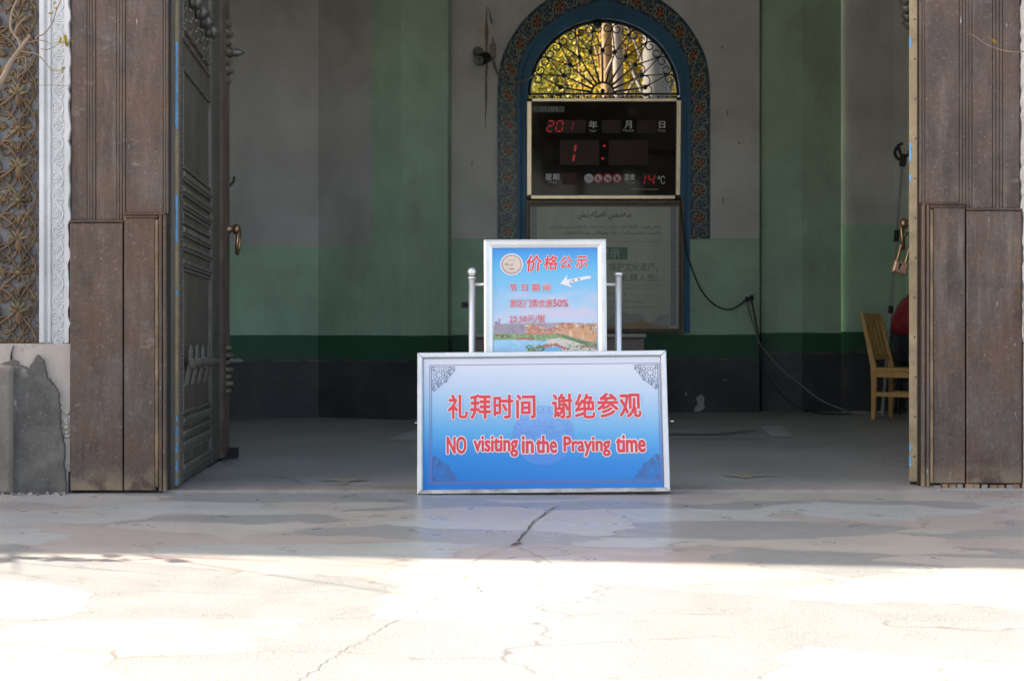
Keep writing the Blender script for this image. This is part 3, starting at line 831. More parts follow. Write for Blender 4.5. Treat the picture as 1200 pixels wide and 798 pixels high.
# stiles
A1, A2 = dl(214, 400)[0], dl(247.5, 400)[0]
A3 = dl(257, 400)[0]
g = MB(); rail(g, 0.004, A1, ZB + .002, ZT, -0.0115, 0.004, M['door']); 
for k in range(150):
    b = 0.06 + k * 0.0215
    if b < 3.2: g.dome(DL, A1 * 0.62, b, 0.004, 0.006, 0.006, 0.005, M['iron'], 0, 6, 2)
g.build("hinge_stile", leafL)
g = MB(); rail(g, A2, A3, ZB + .002, ZT, -0.0115, 0.004, M['door'])
for k in range(150):
    b = 0.06 + k * 0.0215
    if b < 3.2: g.dome(DL, A2 + 0.04, b, 0.004, 0.006, 0.006, 0.005, M['iron'], 0, 6, 2)
g.build("lock_stile", leafL)
g = MB(); fluted(g, DL, A3 + .002, LEN - 0.002, ZB + .002, ZT, -0.002, 2, M['door_bead'], 0.030); g.build("meeting_bead", leafL)
# rails of the panelling
def prail(y0, y1, h, mat=M['door_mould'], c=0.010):
    """horizontal moulding at photo heights y0 (near end) / y1 (far end)"""
    b = 0.5 * (dl(215, y0)[1] + dl(240, y1)[1])
    g = MB()
    rail(g, A1 + .004, A2 - .004, b - h / 2, b + h / 2, -0.0115, c, mat, 0.006)
    rail(g, A1 + .004, A2 - .004, b - h / 2 - 0.014, b - h / 2 - 0.001, -0.0115, c * 0.3, mat, 0.003)
    g.build("panel_moulding", leafL)
    return b
bs = [prail(206, 222, 0.030), prail(224, 238, 0.024), prail(241, 253, 0.018), prail(269, 282, 0.030), prail(286, 299, 0.024), prail(309, 314, 0.02), prail(493, 482, 0.028), prail(507, 496, 0.018), prail(521, 507, 0.026), prail(549, 530, 0.022)]
for (b0, b1) in ((bs[0] + .03, 2.02), (bs[3] + .03, bs[2] - .03), (bs[6] + .03, bs[5] - .03), (bs[8] - .02 - .13, bs[8] - .03), (2.75, 3.2), (2.15, 2.7)):
    g = MB()
    for (x0, x1, y0, y1) in ((A1 + .02, A2 - .02, b1 - .014, b1), (A1 + .02, A2 - .02, b0, b0 + .014), (A1 + .02, A1 + .034, b0 + .0145, b1 - .0145), (A2 - .034, A2 - .02, b0 + .0145, b1 - .0145)):
        rail(g, x0, x1, y0, y1, -0.0115, 0.002, M['door_mould'], 0.003)
    g.build("panel_fillet", leafL)
# upper row of turned bosses on a fringed bar
BOSS = [(0.030, 0), (0.042, 0.010), (0.030, 0.020), (0.042, 0.032), (0.036, 0.046), (0.018, 0.060), (0.004, 0.072)]
for k in range(5):
    b = 2.400 - 0.004 * k
    a = A1 + 0.10 + k * (A2 - A1 - 0.2) / 4
    g = MB(); g.lathe(DL(a, b, -0.01), DL.n, BOSS, M['iron'], 14); bo = g.build("boss", leafL)
    g = MB()
    for j in range(6):
        g.lathe(DL(a + (j % 2 - .5) * 0.055, b - 0.05 - j * 0.028, -0.012), DL.n, [(0.012, 0), (0.012, 0.008), (0.003, 0.016)], M['door_mould'], 8)
    g.build("stud_fringe", bo)
g = MB(); rail(g, A1 + .05, A2 - .04, 2.20, 2.213, -0.0115, 0.006, M['door_mould'], 0.004); g.build("boss_bar", leafL)
# lower bolt with loops
bz = dl(232, 424)[1]
g = MB()
bl0, bl1 = A1 + 0.10, A2 + 0.05
for k in range(4):
    a = bl0 + 0.02 + k * 0.20
    pts = [DL(a + 0.035 * math.cos(q), bz + 0.01 + 0.075 * math.sin(q), 0.018) for q in [math.pi * j / 12 for j in range(13)]]
    pts = [DL(a + 0.035, bz - 0.11, -0.006)] + pts + [DL(a - 0.035, bz - 0.11, -0.006)]
    g.tube(pts, 0.007, M['door_mould'], 7)
    g.lathe(DL(a, bz, 0.01), DL.n, [(0.030, 0), (0.030, 0.015), (0.018, 0.03), (0.006, 0.04)], M['door_mould'], 12)
g.tube([DL(bl0 - 0.03, bz, 0.03), DL(bl1 - 0.2, bz, 0.034), DL(bl1, bz - 0.01, 0.036)], [0.014, 0.018, 0.012], M['door_mould'], 9)
g.build("door_bolt", leafL)
# carved sections of the meeting bead with a spike each
def bead_carving(b0, b1, bspike):
    g = MB()
    n = 7
    for k in range(n):
        b = b0 + (b1 - b0) * (k + .5) / n
        g.dome(DL, (A3 + LEN) / 2 + 0.01, b, 0.006, 0.075, (b1 - b0) / n * 0.52, 0.045 + 0.012 * (k % 2), M['door_carve'], 0, 12)
    c = g.build("bead_carving", leafL)
    g = MB()
    g.lathe(DL((A3 + LEN) / 2 + .02, bspike, 0.03), DL.n, [(0.030, 0), (0.034, 0.012), (0.020, 0.03), (0.028, 0.045), (0.016, 0.07), (0.003, 0.095)], M['iron'], 12)
    g.build("spike", c)
bead_carving(dl(262, 100)[1], dl(262, 24)[1], dl(262, 62)[1])
bead_carving(dl(262, 462)[1], dl(262, 404)[1], dl(262, 423)[1])
# ring handle
def ring_handle(fr, a, b, parent, mat):
    g = MB()
    g.lathe(fr(a, b, -0.005), fr.n, [(0.036, 0), (0.036, 0.012), (0.020, 0.022), (0.026, 0.040), (0.016, 0.052), (0.030, 0.066), (0.034, 0.080), (0.024, 0.097), (0.004, 0.103)], mat, 18)
    k = g.build("handle_knob", parent)
    g = MB()
    c = fr(a, b - 0.075, 0.082)
    g.tube([c + fr.u * 0.052 * math.cos(q) + fr.v * 0.070 * math.sin(q) + fr.n * 0.006 * math.sin(q) for q in [2 * math.pi * j / 28 for j in range(28)]],
           0.0105, mat, 8, closed=True)
    g.build("ring", k)
    return c
ha, hb = dl(262, 269)
ring_handle(DL, LEN - 0.10, dl(263, 269)[1], leafL, M['bronze'])
g = MB(); b0 = dl(266, 214)[1]
g.tube([DL(LEN - .02, b0 - .03, 0.02), DL(LEN - .02, b0, 0.045), DL(LEN - .02, b0 + .03, 0.05)], 0.008, M['rubber'], 7); g.build("hook", leafL)
g = MB()
g.prism(Frame(DL(LEN - 0.14, 0.008, 0.0), DL.u, DL.v, DL.n), [(0, 0), (0.13, 0), (0.13, 0.055), (0.05, 0.06), (0, 0.02)], 0.0, 0.075, M['rubber']); g.build("foot_stop", leafL)

DR = Frame(Vector((PX(1065.5, 6.14), 6.14, 0)), Vector((0.345, 1.0, 0)), (0, 0, 1))
DR.n = Vector((-DR.u.y, DR.u.x, 0)).normalized()      # towards the opening (-x)
leafR = thing("door_leaf", "right door leaf seen edge on as a tall tan strip with bronze ring", "door", DR(0, 0, 0))
g = MB(); g.boxf(DR, 0.002, LEN, 0.03, ZT, -0.052, -0.002, M['door']); g.build("slab", leafR)
g = MB(); g.boxf(DR, -0.004, 0.0015, 0.03, ZT, -0.052, 0.0, M['edge'])
for k in range(16): g.lathe(DR(-0.004, 0.15 + k * 0.19, -0.026 + random.uniform(-.004, .004)), -DR.u, [(0.005, 0), (0.005, 0.0015), (0.001, 0.003)], M['iron'], 8)
g.build("edge_strip", leafR)
g = MB()
for p0, p1 in ((44, 57), (168, 190), (205, 214), (520, 528), (534, 546)):
    g = MB(); z0, z1 = PZ(p1, 6.14), PZ(p0, 6.14)
    g.prism(Frame(DR(-0.0045, 0, 0), DR.n, DR.v, -DR.u), jag([(-0.009, z0), (-0.010, z1)], 6, .003) + [(-0.0005, z1), (-0.0005, z0)], 0, 0.001, M['edge_blue']); g.build("blue_paint", leafR)
for k in range(5):
    g = MB(); g.lathe(DR(0.25 + k * 0.18, 2.455, -0.004), DR.n, BOSS, M['iron'], 14); g.build("boss", leafR)
zr = CAMZ + (CY - 262) / FPX * 7.45
rc = ring_handle(DR, (7.45 - 6.14) / DR.u.y, zr, leafR, M['bronze'])
g = MB(); g.boxf(DR, 0.05, 0.12, 0.006, 0.05, -0.05, -0.004, M['rubber'], 0.004); g.build("foot_stop", leafR)

# padlock hanging from the right ring: long shackle, copper body
lock = thing("padlock", "copper coloured padlock with long open shackle hanging from the right door ring", "padlock", (rc.x, rc.y, rc.z - 0.3))
def lk(px, py): return P(px, py, rc.y - 0.01)
lf = Frame(lk(1053, 312), lk(1062, 318) - lk(1047, 314), lk(1056, 285) - lk(1051, 306))
lf.v = (lf.v - lf.u * lf.v.dot(lf.u)).normalized(); lf.n = Vector((0, -1, 0))
g = MB()
g.boxf(lf, -0.030, 0.052, -0.040, 0.028, -0.020, 0.020, M['copper'], 0.008)
g.boxf(lf, -0.004, 0.006, -0.020, 0.008, 0.0202, 0.0215, M['dark_gap'])
g.lathe(lf(0.001, 0.008, 0.0203), lf.n, [(0.009, 0), (0.009, 0.0015)], M['dark_gap'], 12)
g.lathe(lf(-0.018, -0.040, 0), -lf.v, [(0.006, 0), (0.006, 0.01)], M['bronze'], 8)
g.lathe(lf(0.036, -0.040, 0), -lf.v, [(0.006, 0), (0.006, 0.01)], M['bronze'], 8)
g.build("lock_body", lock)
g = MB()
pts = [lf(-0.016, 0.028, 0), lf(-0.016, 0.17, 0)] + [lf(0.009 - 0.025 * math.cos(q), 0.17 + 0.03 * math.sin(q), 0) for q in [math.pi * k / 8 for k in range(1, 8)]] + [lf(0.034, 0.17, 0), lf(0.034, 0.028, 0)]
g.tube(pts, 0.010, M['bronze'], 8); g.build("shackle", lock)

# ------------------------------------------------------------------ entrance hall: walls, engaged columns, ceiling
HC = 5.0
def wall_strip(mb, pts, mat, z0=-0.05, z1=HC):
    for (x0, y0), (x1, y1) in zip(pts, pts[1:]):
        mb.face([(x0, y0, z0), (x1, y1, z0), (x1, y1, z1), (x0, y0, z1)], mat)
def XY(px, Y): return (PX(px, Y), Y)
bandL = mat_band("hall_paint_left", 0.533, 0.752, 1.556)
bandLP = mat_band("column_paint_left", 0.534, 0.748, None)
bandC = mat_band("hall_paint_back", 0.532, 0.762, 1.698, white=(0.71, 0.695, 0.67))
bandRP = mat_band("column_paint_right", 0.595, 0.780, None)
bandRW = mat_band("hall_paint_right", 0.602, 0.792, 1.850, white=(0.62, 0.60, 0.575))

w = thing("hall_wall", "left hall wall, grey white over pale green, dark green band and black base", "wall", (-2.2, 11.6, 0)); w["kind"] = "thing"
g = MB(); wall_strip(g, [(-3.6, 6.35), (-3.6, 11.0), XY(268, 11.45), XY(373, 11.72), XY(435, 11.45)], bandL); g.build("wall_face", w)
w = thing("hall_column", "pale green engaged column left of the window wall, behind the stainless post", "column", (-1.0, 11.5, 0)); w["kind"] = "thing"
g = MB(); wall_strip(g, [XY(435, 11.45), XY(470, 11.30), XY(524.5, 11.72), (PX(524.5, 11.72), 12.6)], bandLP); g.build("column_face", w)
w = thing("hall_column", "pale green engaged column right of the window wall, above the loose grey cable", "column", (2.8, 12.6, 0)); w["kind"] = "thing"
g = MB(); wall_strip(g, [(PX(889, 12.5) + .003, 12.9), XY(892, 12.66), XY(940, 12.54), XY(985.5, 12.66)], bandRP); g.build("column_face", w)
w = thing("hall_wall", "right hall wall behind the wooden chair, grey white over green", "wall", (3.6, 13.1, 0)); w["kind"] = "thing"
g = MB(); wall_strip(g, [XY(985.5, 12.70), XY(1046.5, 12.76), XY(1082, 12.25), (3.96, 6.35)], bandRW); g.build("wall_face", w)
g = MB(); g.box(-3.7, 4.2, 6.2, 13.6, HC, HC + .2, M['white_wall']); structure(g.build("ceiling"))

# back wall with the arched opening
YB = 12.5
FB = wall_frame(YB)
def bx(p): return PX(p, YB)
def bz_(p): return PZ(p, YB)
def resample(pts, n):
    d = [0]
    for a, b in zip(pts, pts[1:]): d.append(d[-1] + math.hypot(b[0] - a[0], b[1] - a[1]))
    out = []
    for k in range(n + 1):
        t = d[-1] * k / n
        j = max(i for i in range(len(d)) if d[i] <= t + 1e-9); j = min(j, len(pts) - 2)
        q = (t - d[j]) / (d[j + 1] - d[j])
        out.append((pts[j][0] + (pts[j + 1][0] - pts[j][0]) * q, pts[j][1] + (pts[j + 1][1] - pts[j][1]) * q))
    return out
def smooth_arch(half, cx, n=40):
    """half: (dx, py) from the spring to the apex; mirrored; Catmull-Rom"""
    P_ = [(-dx, y) for dx, y in half] + [(dx, y) for dx, y in half[::-1][1:]]
    out = []
    for i in range(len(P_) - 1):
        p0, p1, p2, p3 = P_[max(i - 1, 0)], P_[i], P_[i + 1], P_[min(i + 2, len(P_) - 1)]
        apex = (i + 1 == len(half) - 1) or (i == len(half) - 1)
        for k in range(8):
            t = k / 8
            f = lambda a, b, c, d: 0.5 * (2 * b + (c - a) * t + (2 * a - 5 * b + 4 * c - d) * t * t + (3 * b - a - 3 * c + d) * t ** 3)
            if apex: 
                if i + 1 == len(half) - 1: p3 = (2 * p2[0] - p1[0], 2 * p2[1] - p1[1])
                else: p0 = (2 * p1[0] - p2[0], 2 * p1[1] - p2[1])
            out.append((cx + f(p0[0], p1[0], p2[0], p3[0]), f(p0[1], p1[1], p2[1], p3[1])))
    out.append((cx + P_[-1][0], P_[-1][1]))
    return out
WCX = 707.5
inner = [(WCX - 89 * math.cos(q), 112 - 89 * math.sin(q)) for q in [math.pi * k / 56 for k in range(57)]]
blue = smooth_arch([(100.5, 116), (99.5, 92), (93, 65), (76, 41), (52, 22), (26, 10), (0, 2)], WCX)
tile = smooth_arch([(124.5, 116), (123.5, 92), (119, 67), (106, 41), (90, 20), (68, 2), (36, -14), (0, -27)], WCX)
def arch_pts(a, bottom): return [(a[0][0], bottom)] + a + [(a[-1][0], bottom)]
def arch_band(mb, inn, outt, n, c0, c1, mat, mat_in=None):
    A = [(bx(x), bz_(y)) for x, y in resample(inn, n)]; B = [(bx(x), bz_(y)) for x, y in resample(outt, n)]
    for i in range(n):
        mb.face([FB(*A[i], c1), FB(*B[i], c1), FB(*B[i + 1], c1), FB(*A[i + 1], c1)], mat)
        mb.face([FB(*A[i], c0), FB(*A[i], c1), FB(*A[i + 1], c1), FB(*A[i + 1], c0)], mat_in or mat)
        mb.face([FB(*B[i], c1), FB(*B[i], c0), FB(*B[i + 1], c0), FB(*B[i + 1], c1)], mat)
M['reveal'] = flatmat('dark_reveal', (0.05, 0.07, 0.08), 0.7)
w = thing("hall_wall", "back hall wall around the arched window, stained grey white above green", "wall", (0.9, YB, 0)); w["kind"] = "thing"
g = MB()
x0, x1 = PX(524.5, YB) - 0.04, bx(890)
op = [(bx(x), bz_(y)) for x, y in inner]
zb = bz_(390)
def q4(a0, a1, b0, b1):
    g.face([FB(a0, b0), FB(a1, b0), FB(a1, b1), FB(a0, b1)], bandC)
q4(x0, op[0][0], -.05, HC); q4(op[-1][0], x1, -.05, HC); q4(op[0][0], op[-1][0], -.05, zb)
for (a, b), (c, d) in zip(op, op[1:]):
    g.face([FB(a, b), FB(c, d), FB(c, HC), FB(a, HC)], bandC)
ful = [(op[0][0], zb)] + op + [(op[-1][0], zb)]
for (a, b), (c, d) in zip(ful, ful[1:] + ful[:1]):
    g.face([FB(a, b, 0), FB(c, d, 0), FB(c, d, -0.12), FB(a, b, -0.12)], M['reveal'])
q_ = [(x1, YB), (x1, YB + 0.42)]
wall_strip(g, q_, bandC)
g.build("wall_face", w)
# rust stains and knocks on the plaster
M['stain'] = flatmat("rust_stain", (0.245, 0.185, 0.130), 0.8, vary=0.35, sc=18)
M['stain_dark'] = flatmat("dark_scuff", (0.12, 0.10, 0.085), 0.8, vary=0.35, sc=18)
def drip(mb, pts, mat, amp=0.006, c=0.0025):
    Lp, Rp = [], []
    for x, y, w_ in pts:
        Lp.append((bx(x - w_ / 2) + random.uniform(-amp, amp), bz_(y))); Rp.append((bx(x + w_ / 2) + random.uniform(-amp, amp), bz_(y)))
    for i in range(len(pts) - 1):
        mb.flat(FB, [Lp[i], Lp[i + 1], Rp[i + 1], Rp[i]], c, mat)
g = MB()
drip(g, [(569.5, 7, .6), (569.8, 14, 1.4), (570, 22, 2.4), (570.2, 32, 4), (570.4, 40, 3.6), (570.3, 48, 2.6), (570, 58, 2.2), (570, 70, 1.8), (569.8, 80, 2.6), (569.6, 92, 3.2), (569.6, 108, 3.4), (569.4, 125, 2.8), (569.3, 140, 1.6), (569.2, 152, .5)], M['stain'])
g.build("stain", w); g = MB()
drip(g, [(573, 10, .8), (574.5, 17, 2.2), (576, 24, 2.4), (576.3, 29, .8)], M['stain'])
g.build("stain", w); g = MB()
drip(g, [(578, 43, .6), (578.2, 48, 2), (578, 53, 2.2), (577.6, 60, 1)], M['stain'])
g.build('stain', w)
for (x, y, h_) in ((852.5, 133, 6), (847.5, 236, 9), (553, 192, 6), (600, 28, 0), (866, 168, 3), (846, 56, 3)):
    if h_: g = MB(); drip(g, [(x, y - h_ / 2, .5), (x + .2, y, 1.3), (x, y + h_ / 2, .4)], M['stain_dark'], 0.003); g.build('stain', w)
g = MB(); drip(g, [(822, 462, 3), (821, 466, 9), (821, 472, 11), (820, 478, 9), (818, 482, 5)], M['mark_pale'], 0.02); g.build("paint_patch", w)
g = MB(); drip(g, [(846, 446, 1), (850, 445, 3), (853, 447, 1)], M['mark_pale'], 0.01); drip(g, [(803, 459, 2), (804, 463, 3)], M['mark_faint'], 0.01); g.build("paint_patch", w)

# ------------------------------------------------------------------ arched window
win = thing("arched_window", "tall arched window with blue frame, floral tile border and sunburst iron grille", "window", (bx(WCX), YB, bz_(390)))
win["kind"] = "thing"
M['blue_frame'] = flatmat("blue_frame_paint", (0.035, 0.150, 0.275), 0.5, vary=0.18, sc=5, bump=0.2)
M['grille'] = flatmat("dark_grille_iron", (0.020, 0.030, 0.024), 0.5, 0.2)
g = MB(); arch_band(g, arch_pts(inner, 390), arch_pts(blue, 390), 120, -0.10, 0.030, M['blue_frame'])
g.build("frame", win)
g = MB()
mid = [((a[0] * .35 + b[0] * .65), (a[1] * .35 + b[1] * .65)) for a, b in zip(resample(arch_pts(inner, 389.5), 120), resample(arch_pts(blue, 389.5), 120))]
g.tube([FB(bx(x), bz_(y), 0.030) for x, y in mid], 0.012, M['blue_frame'], 8); g.build("frame_moulding", win)
# floral tiles: navy ground, cream scroll lines, orange flowers, blue and green leaves
T = {'bg': fmat("tile_navy", (0.030, 0.042, 0.060), .35), 'cream': fmat("tile_cream", (0.405, 0.435, 0.315), .35), 'red': fmat("tile_orange", (0.450, 0.105, 0.033), .35),
     'dark': fmat("tile_maroon", (0.075, 0.030, 0.033), .35), 'blue': fmat("tile_blue", (0.045, 0.165, 0.315), .35), 'green': fmat("tile_green", (0.060, 0.173, 0.098), .35), 'yel': fmat("tile_ochre", (0.420, 0.255, 0.075), .35),
     'sky': fmat("tile_pale_blue", (0.150, 0.285, 0.345), .35)}
g = MB(); arch_band(g, arch_pts(blue, 280), arch_pts(tile, 280), 160, 0.0, 0.018, T['bg'])
NB = 480
A = [(bx(x), bz_(y)) for x, y in resample(arch_pts(blue, 280), NB)]; B = [(bx(x), bz_(y)) for x, y in resample(arch_pts(tile, 280), NB)]
mids = [((a[0] + b[0]) / 2, (a[1] + b[1]) / 2) for a, b in zip(A, B)]
dd = [0]
for a, b in zip(mids, mids[1:]): dd.append(dd[-1] + math.hypot(b[0] - a[0], b[1] - a[1]))
LT = dd[-1]
def tp(s, t):
    """s along the border in metres, t across 0..1"""
    s = min(max(s, 0), LT)
    import bisect
    j = min(max(bisect.bisect_right(dd, s) - 1, 0), NB - 1)
    q = (s - dd[j]) / (dd[j + 1] - dd[j])
    a = [A[j][k] + (A[j + 1][k] - A[j][k]) * q for k in (0, 1)]; b = [B[j][k] + (B[j + 1][k] - B[j][k]) * q for k in (0, 1)]
    return (a[0] + (b[0] - a[0]) * t, a[1] + (b[1] - a[1]) * t)
WT = 0.2
def tell(s, t, ra, rb, rot, c, mat, n=10):
    pts = []
    for k in range(n):
        q = 2 * math.pi * k / n
        u, v_ = ra * math.cos(q), rb * math.sin(q)
        pts.append(tp(s + u * math.cos(rot) - v_ * math.sin(rot), t + (u * math.sin(rot) + v_ * math.cos(rot)) / WT))
    g.flat(FB, pts, c, mat)
def tline(pts, w_, c, mat):
    g.line(FB, [tp(s, t) for s, t in pts], w_, c, mat)
nrep = round(LT / 0.27); rep = LT / nrep
rt_ = random.Random(9)
for e in (0.03, 0.97): tline([(LT * k / 240, e) for k in range(241)], 0.007, 0.0195, T['blue'])
cc_ = 0
for k in range(nrep):
    s0 = k * rep
    for j in range(46):      # busy filling of small petals and leaves
        cc_ += 1
        tell(s0 + rt_.random() * rep, rt_.uniform(.08, .92), rt_.uniform(.007, .014), rt_.uniform(.004, .008), rt_.uniform(0, 3.1), 0.0190 + cc_ * 4e-7, T[rt_.choice(['green', 'blue', 'dark', 'sky', 'green', 'cream', 'red', 'blue'])], 7)
    for h in (0, 1):
        sc_ = s0 + rep * (0.25 + 0.5 * h)
        off = 0.06 if h else -0.04
        ring = [(sc_ + (0.048 + 0.014 * math.cos(5 * q + h)) * math.cos(q), 0.5 + off + (0.056 + 0.018 * math.cos(5 * q + h)) * math.sin(q) / WT) for q in [2 * math.pi * j / 40 for j in range(41)]]
        g.flat(FB, [tp(*p) for p in ring[:-1]], 0.0200, T['dark'] if h == 0 else T['bg'])
        tline(ring, 0.0055, 0.0205, T['cream'])
        n_p = 5 if h == 0 else 4
        for j in range(n_p):
            q = j * 2 * math.pi / n_p + .4
            tell(sc_ + 0.020 * math.cos(q), 0.5 + off + 0.024 * math.sin(q) / WT, 0.013, 0.009, q, 0.0210 + j * 1e-5, T['red'] if h == 0 else T['blue'])
        tell(sc_, 0.5 + off, 0.009, 0.009, 0, 0.0214, T['yel'] if h == 0 else T['red'])
        for t_, sg in ((0.17, 1), (0.83, -1)):
            sl_ = s0 + rep * (0.5 * h) + 0.01
            arc = [(sl_ + 0.034 * math.cos(q), t_ + sg * 0.030 * math.sin(q) / WT) for q in [math.pi * 1.35 * j / 12 for j in range(13)]]
            tline(arc, 0.0050, 0.0206, T['cream'] if (h + sg) % 2 else T['sky'])
            tell(sl_, t_, 0.013, 0.008, .7 * sg, 0.0208, T['blue'] if h else T['green'], 9)
            tell(sl_ + .03, t_ + sg * .04, 0.010, 0.007, -.6 * sg, 0.0209, T['red'] if h else T['sky'], 8)
    for ph, cl in ((0.0, 'cream'), (math.pi, 'green')):
        tline([(s0 + rep * j / 30, 0.5 + 0.36 * math.sin(2 * math.pi * j / 30 + ph) + 0.05 * math.sin(6 * math.pi * j / 30)) for j in range(31)], 0.0050, 0.0202 + (0.0001 if ph else 0), T[cl])
g.build("tile_border", win)

# sunburst grille
g = MB()
CGZ = -0.04
def gp(r, q, c=CGZ, cy=109): return FB(bx(WCX - 1 + r * math.cos(q)), bz_(cy - r * math.sin(q)), c)
def gseg(r0, q0, r1, q1, rad=0.0065): g.tube([gp(r0, q0), gp(r1, q1)], rad, M['grille'], 6)
def gcirc(r, q, rad, th=0.006):
    c0 = gp(r, q); rr = rad * YB / FPX
    g.tube([c0 + Vector((rr * math.cos(a), 0, rr * math.sin(a))) for a in [2 * math.pi * k / 20 for k in range(20)]], th, M['grille'], 6, closed=True)
g.tube([FB(bx(x), bz_(y), CGZ) for x, y in [(WCX - 87 * math.cos(q), 111.5 - 87 * math.sin(q)) for q in [math.pi * k / 48 for k in range(49)]]], 0.016, M['grille'], 8)
for y in (109.5, 117.5): g.tube([FB(bx(617), bz_(y), CGZ), FB(bx(798), bz_(y), CGZ)], 0.011, M['grille'], 8)
for k in range(17):
    x = 621 + k * 10.4
    g.tube([FB(bx(x - 5), bz_(117), CGZ), FB(bx(x), bz_(111.5), CGZ), FB(bx(x + 5), bz_(117), CGZ)], 0.006, M['grille'], 6)
    g.lathe(FB(bx(x + 5.2), bz_(113.5), CGZ), (0, -1, 0), [(0.001, -0.012), (0.014, -0.01), (0.014, 0.01), (0.001, 0.012)], M['grille'], 8)
g.tube([gp(13, math.pi * k / 16) for k in range(17)], 0.011, M['grille'], 8)
g.tube([gp(7.5, math.pi * k / 12 + math.pi, cy=103) for k in range(13)], 0.006, M['grille'], 6)
g.lathe(gp(3, math.pi / 2), (0, -1, 0), [(0.001, -0.02), (0.022, -0.01), (0.022, 0.01), (0.001, 0.02)], M['grille'], 10)
st = R(16.35)
def arch_r(q):   # distance from the fan's centre to the arch rim
    lo, hi = 40, 120
    for _ in range(30):
        m_ = (lo + hi) / 2
        x, y = WCX - 1 + m_ * math.cos(q) - WCX, 109 - m_ * math.sin(q)
        if math.hypot(x, 112 - y) < 86 and y < 112: lo = m_
        else: hi = m_
    return lo
for k in range(-5, 6):
    q = math.pi / 2 + k * st
    gseg(13, q - .05, 50.5, q); gseg(13, q + .05, 50.5, q)
    g.lathe(gp(50.5, q), (0, -1, 0), [(0.001, -0.022), (0.024, -0.014), (0.024, 0.014), (0.001, 0.022)], M['grille'], 10)
    for s_ in (-1, 1):
        qq = q + s_ * st / 2
        if 0.03 < qq < math.pi - .03: gseg(50.5, q, arch_r(qq) - 6, qq)
for k in range(-6, 6):
    q = math.pi / 2 + (k + .5) * st
    gcirc(51.5, min(max(q, .07), math.pi - .07), 6.3)
    if -6 < k + 0 < 6 and 0.05 < q < math.pi - .05:
        ra = arch_r(q)
        for s_ in (-1, 1):
            c0 = gp(ra - 6, q + s_ * 0.075)
            n_ = 18
            pts = []
            for j in range(n_ + 1):
                t = j / n_
                rr = (6.0 - 3.6 * t) * YB / FPX
                a = q - math.pi / 2 * s_ * 0.2 + s_ * (math.pi * .1 - t * 2 * math.pi * 1.15) + (0 if s_ > 0 else 0)
                pts.append(c0 + Vector((rr * math.cos(a), 0, rr * math.sin(a))))
            g.tube(pts, 0.0075, M['grille'], 6)
g.build("sunburst_grille", win)
g = MB()
c0 = P(700, 29, YB + 0.02)
g.lathe(c0, (0, -1, 0), [(0.001, -0.05), (0.035, -0.035), (0.047, 0), (0.045, 0.03), (0.030, 0.05), (0.001, 0.055)], M['grille'], 18)
g.tube([c0 + Vector((0, 0, .04)), c0 + Vector((0, 0, .10))], 0.012, M['grille'], 8)
g.build("crown_knob", win)
# lower grille glimpsed round the boards
g = MB()
for y in (235.2, 389): g.tube([FB(bx(617), bz_(y), CGZ), FB(bx(798), bz_(y), CGZ)], 0.013, M['grille'], 8)
for k in range(22): 
    x = 621 + k * 8
    g.tube([FB(bx(x), bz_(232), CGZ), FB(bx(x + 3), bz_(235), CGZ), FB(bx(x + 6), bz_(232), CGZ)], 0.014, M['grille'], 6)
for k in range(12): 
    x = 622 + k * 15.6
    g.tube([FB(bx(x), bz_(118), CGZ), FB(bx(x), bz_(389), CGZ)], 0.008, M['grille'], 6)
g.build("lower_grille", win)

g = MB(); g.boxf(FB, bx(619), bx(796.5), bz_(390), bz_(122), -0.085, -0.060, M['dark_gap']); g.build("light_stop_board", win)  # added hidden board, stops sun leaking in behind clock and notice

# ------------------------------------------------------------------ electronic clock board
YC = 12.44
ZC = PZ(234, YC)
FC = Frame((0, YC, ZC), (1, 0, 0), (0, -math.sin(R(4.5)), math.cos(R(4.5))))     # the board leans forward a little
def cb(px, py): return (PX(px, YC), PZ(py, YC) - ZC)
clock = thing("clock_board", "black electronic calendar clock board with cream rails and red digits", "clock", (PX(707, YC), YC, PZ(234, YC)))
M['cream'] = flatmat("champagne_rail", (0.92, 0.76, 0.56), 0.36, 0.75, vary=0.05, sc=14)
M['screen'] = NT("black_glass").done((0.020, 0.0165, 0.0155), 0.05, 0, 0.25)
M['led'] = NT("led_red").done((0.3, 0.01, 0.01), 0.4, **{"Emission Color": (1.0, 0.02, 0.02, 1), "Emission Strength": 0.055})
M['led_dim'] = NT("led_dim").done((0.12, 0.01, 0.01), 0.4, **{"Emission Color": (1.0, 0.03, 0.03, 1), "Emission Strength": 0.022})
M['led_off'] = NT("led_off_window").done((0.040, 0.012, 0.010), 0.35, 0, 0.2)
M['led_off2'] = NT("led_off_segment").done((0.050, 0.012, 0.010), 0.35, 0, 0.2)
M['clock_white'] = fmat("clock_lettering", (0.9, 0.9, 0.9), .5)
M['clock_grey'] = fmat("clock_small_lettering", (0.45, 0.45, 0.45), .5)
M['clock_tag'] = fmat("clock_tag_grey", (0.13, 0.13, 0.132), .5)
a0, b0 = cb(619, 233); a1, b1 = cb(796, 118)
g = MB(); g.boxf(FC, a0, a1, b0, b1, -0.05, 0.0, M['screen']); g.build("screen", clock)
for (xa, xb, ya, yb) in ((623, 791.5, 121, 116.8), (622, 791, 233.6, 229), (617.2, 623, 229, 120.5), (791.4, 797, 229, 119)):
    g = MB(); p = cb(xa, ya); q = cb(xb, yb); g.boxf(FC, p[0], q[0], p[1], q[1], -0.055, 0.018, M['cream'], 0.005)
    g.build("rail", clock)
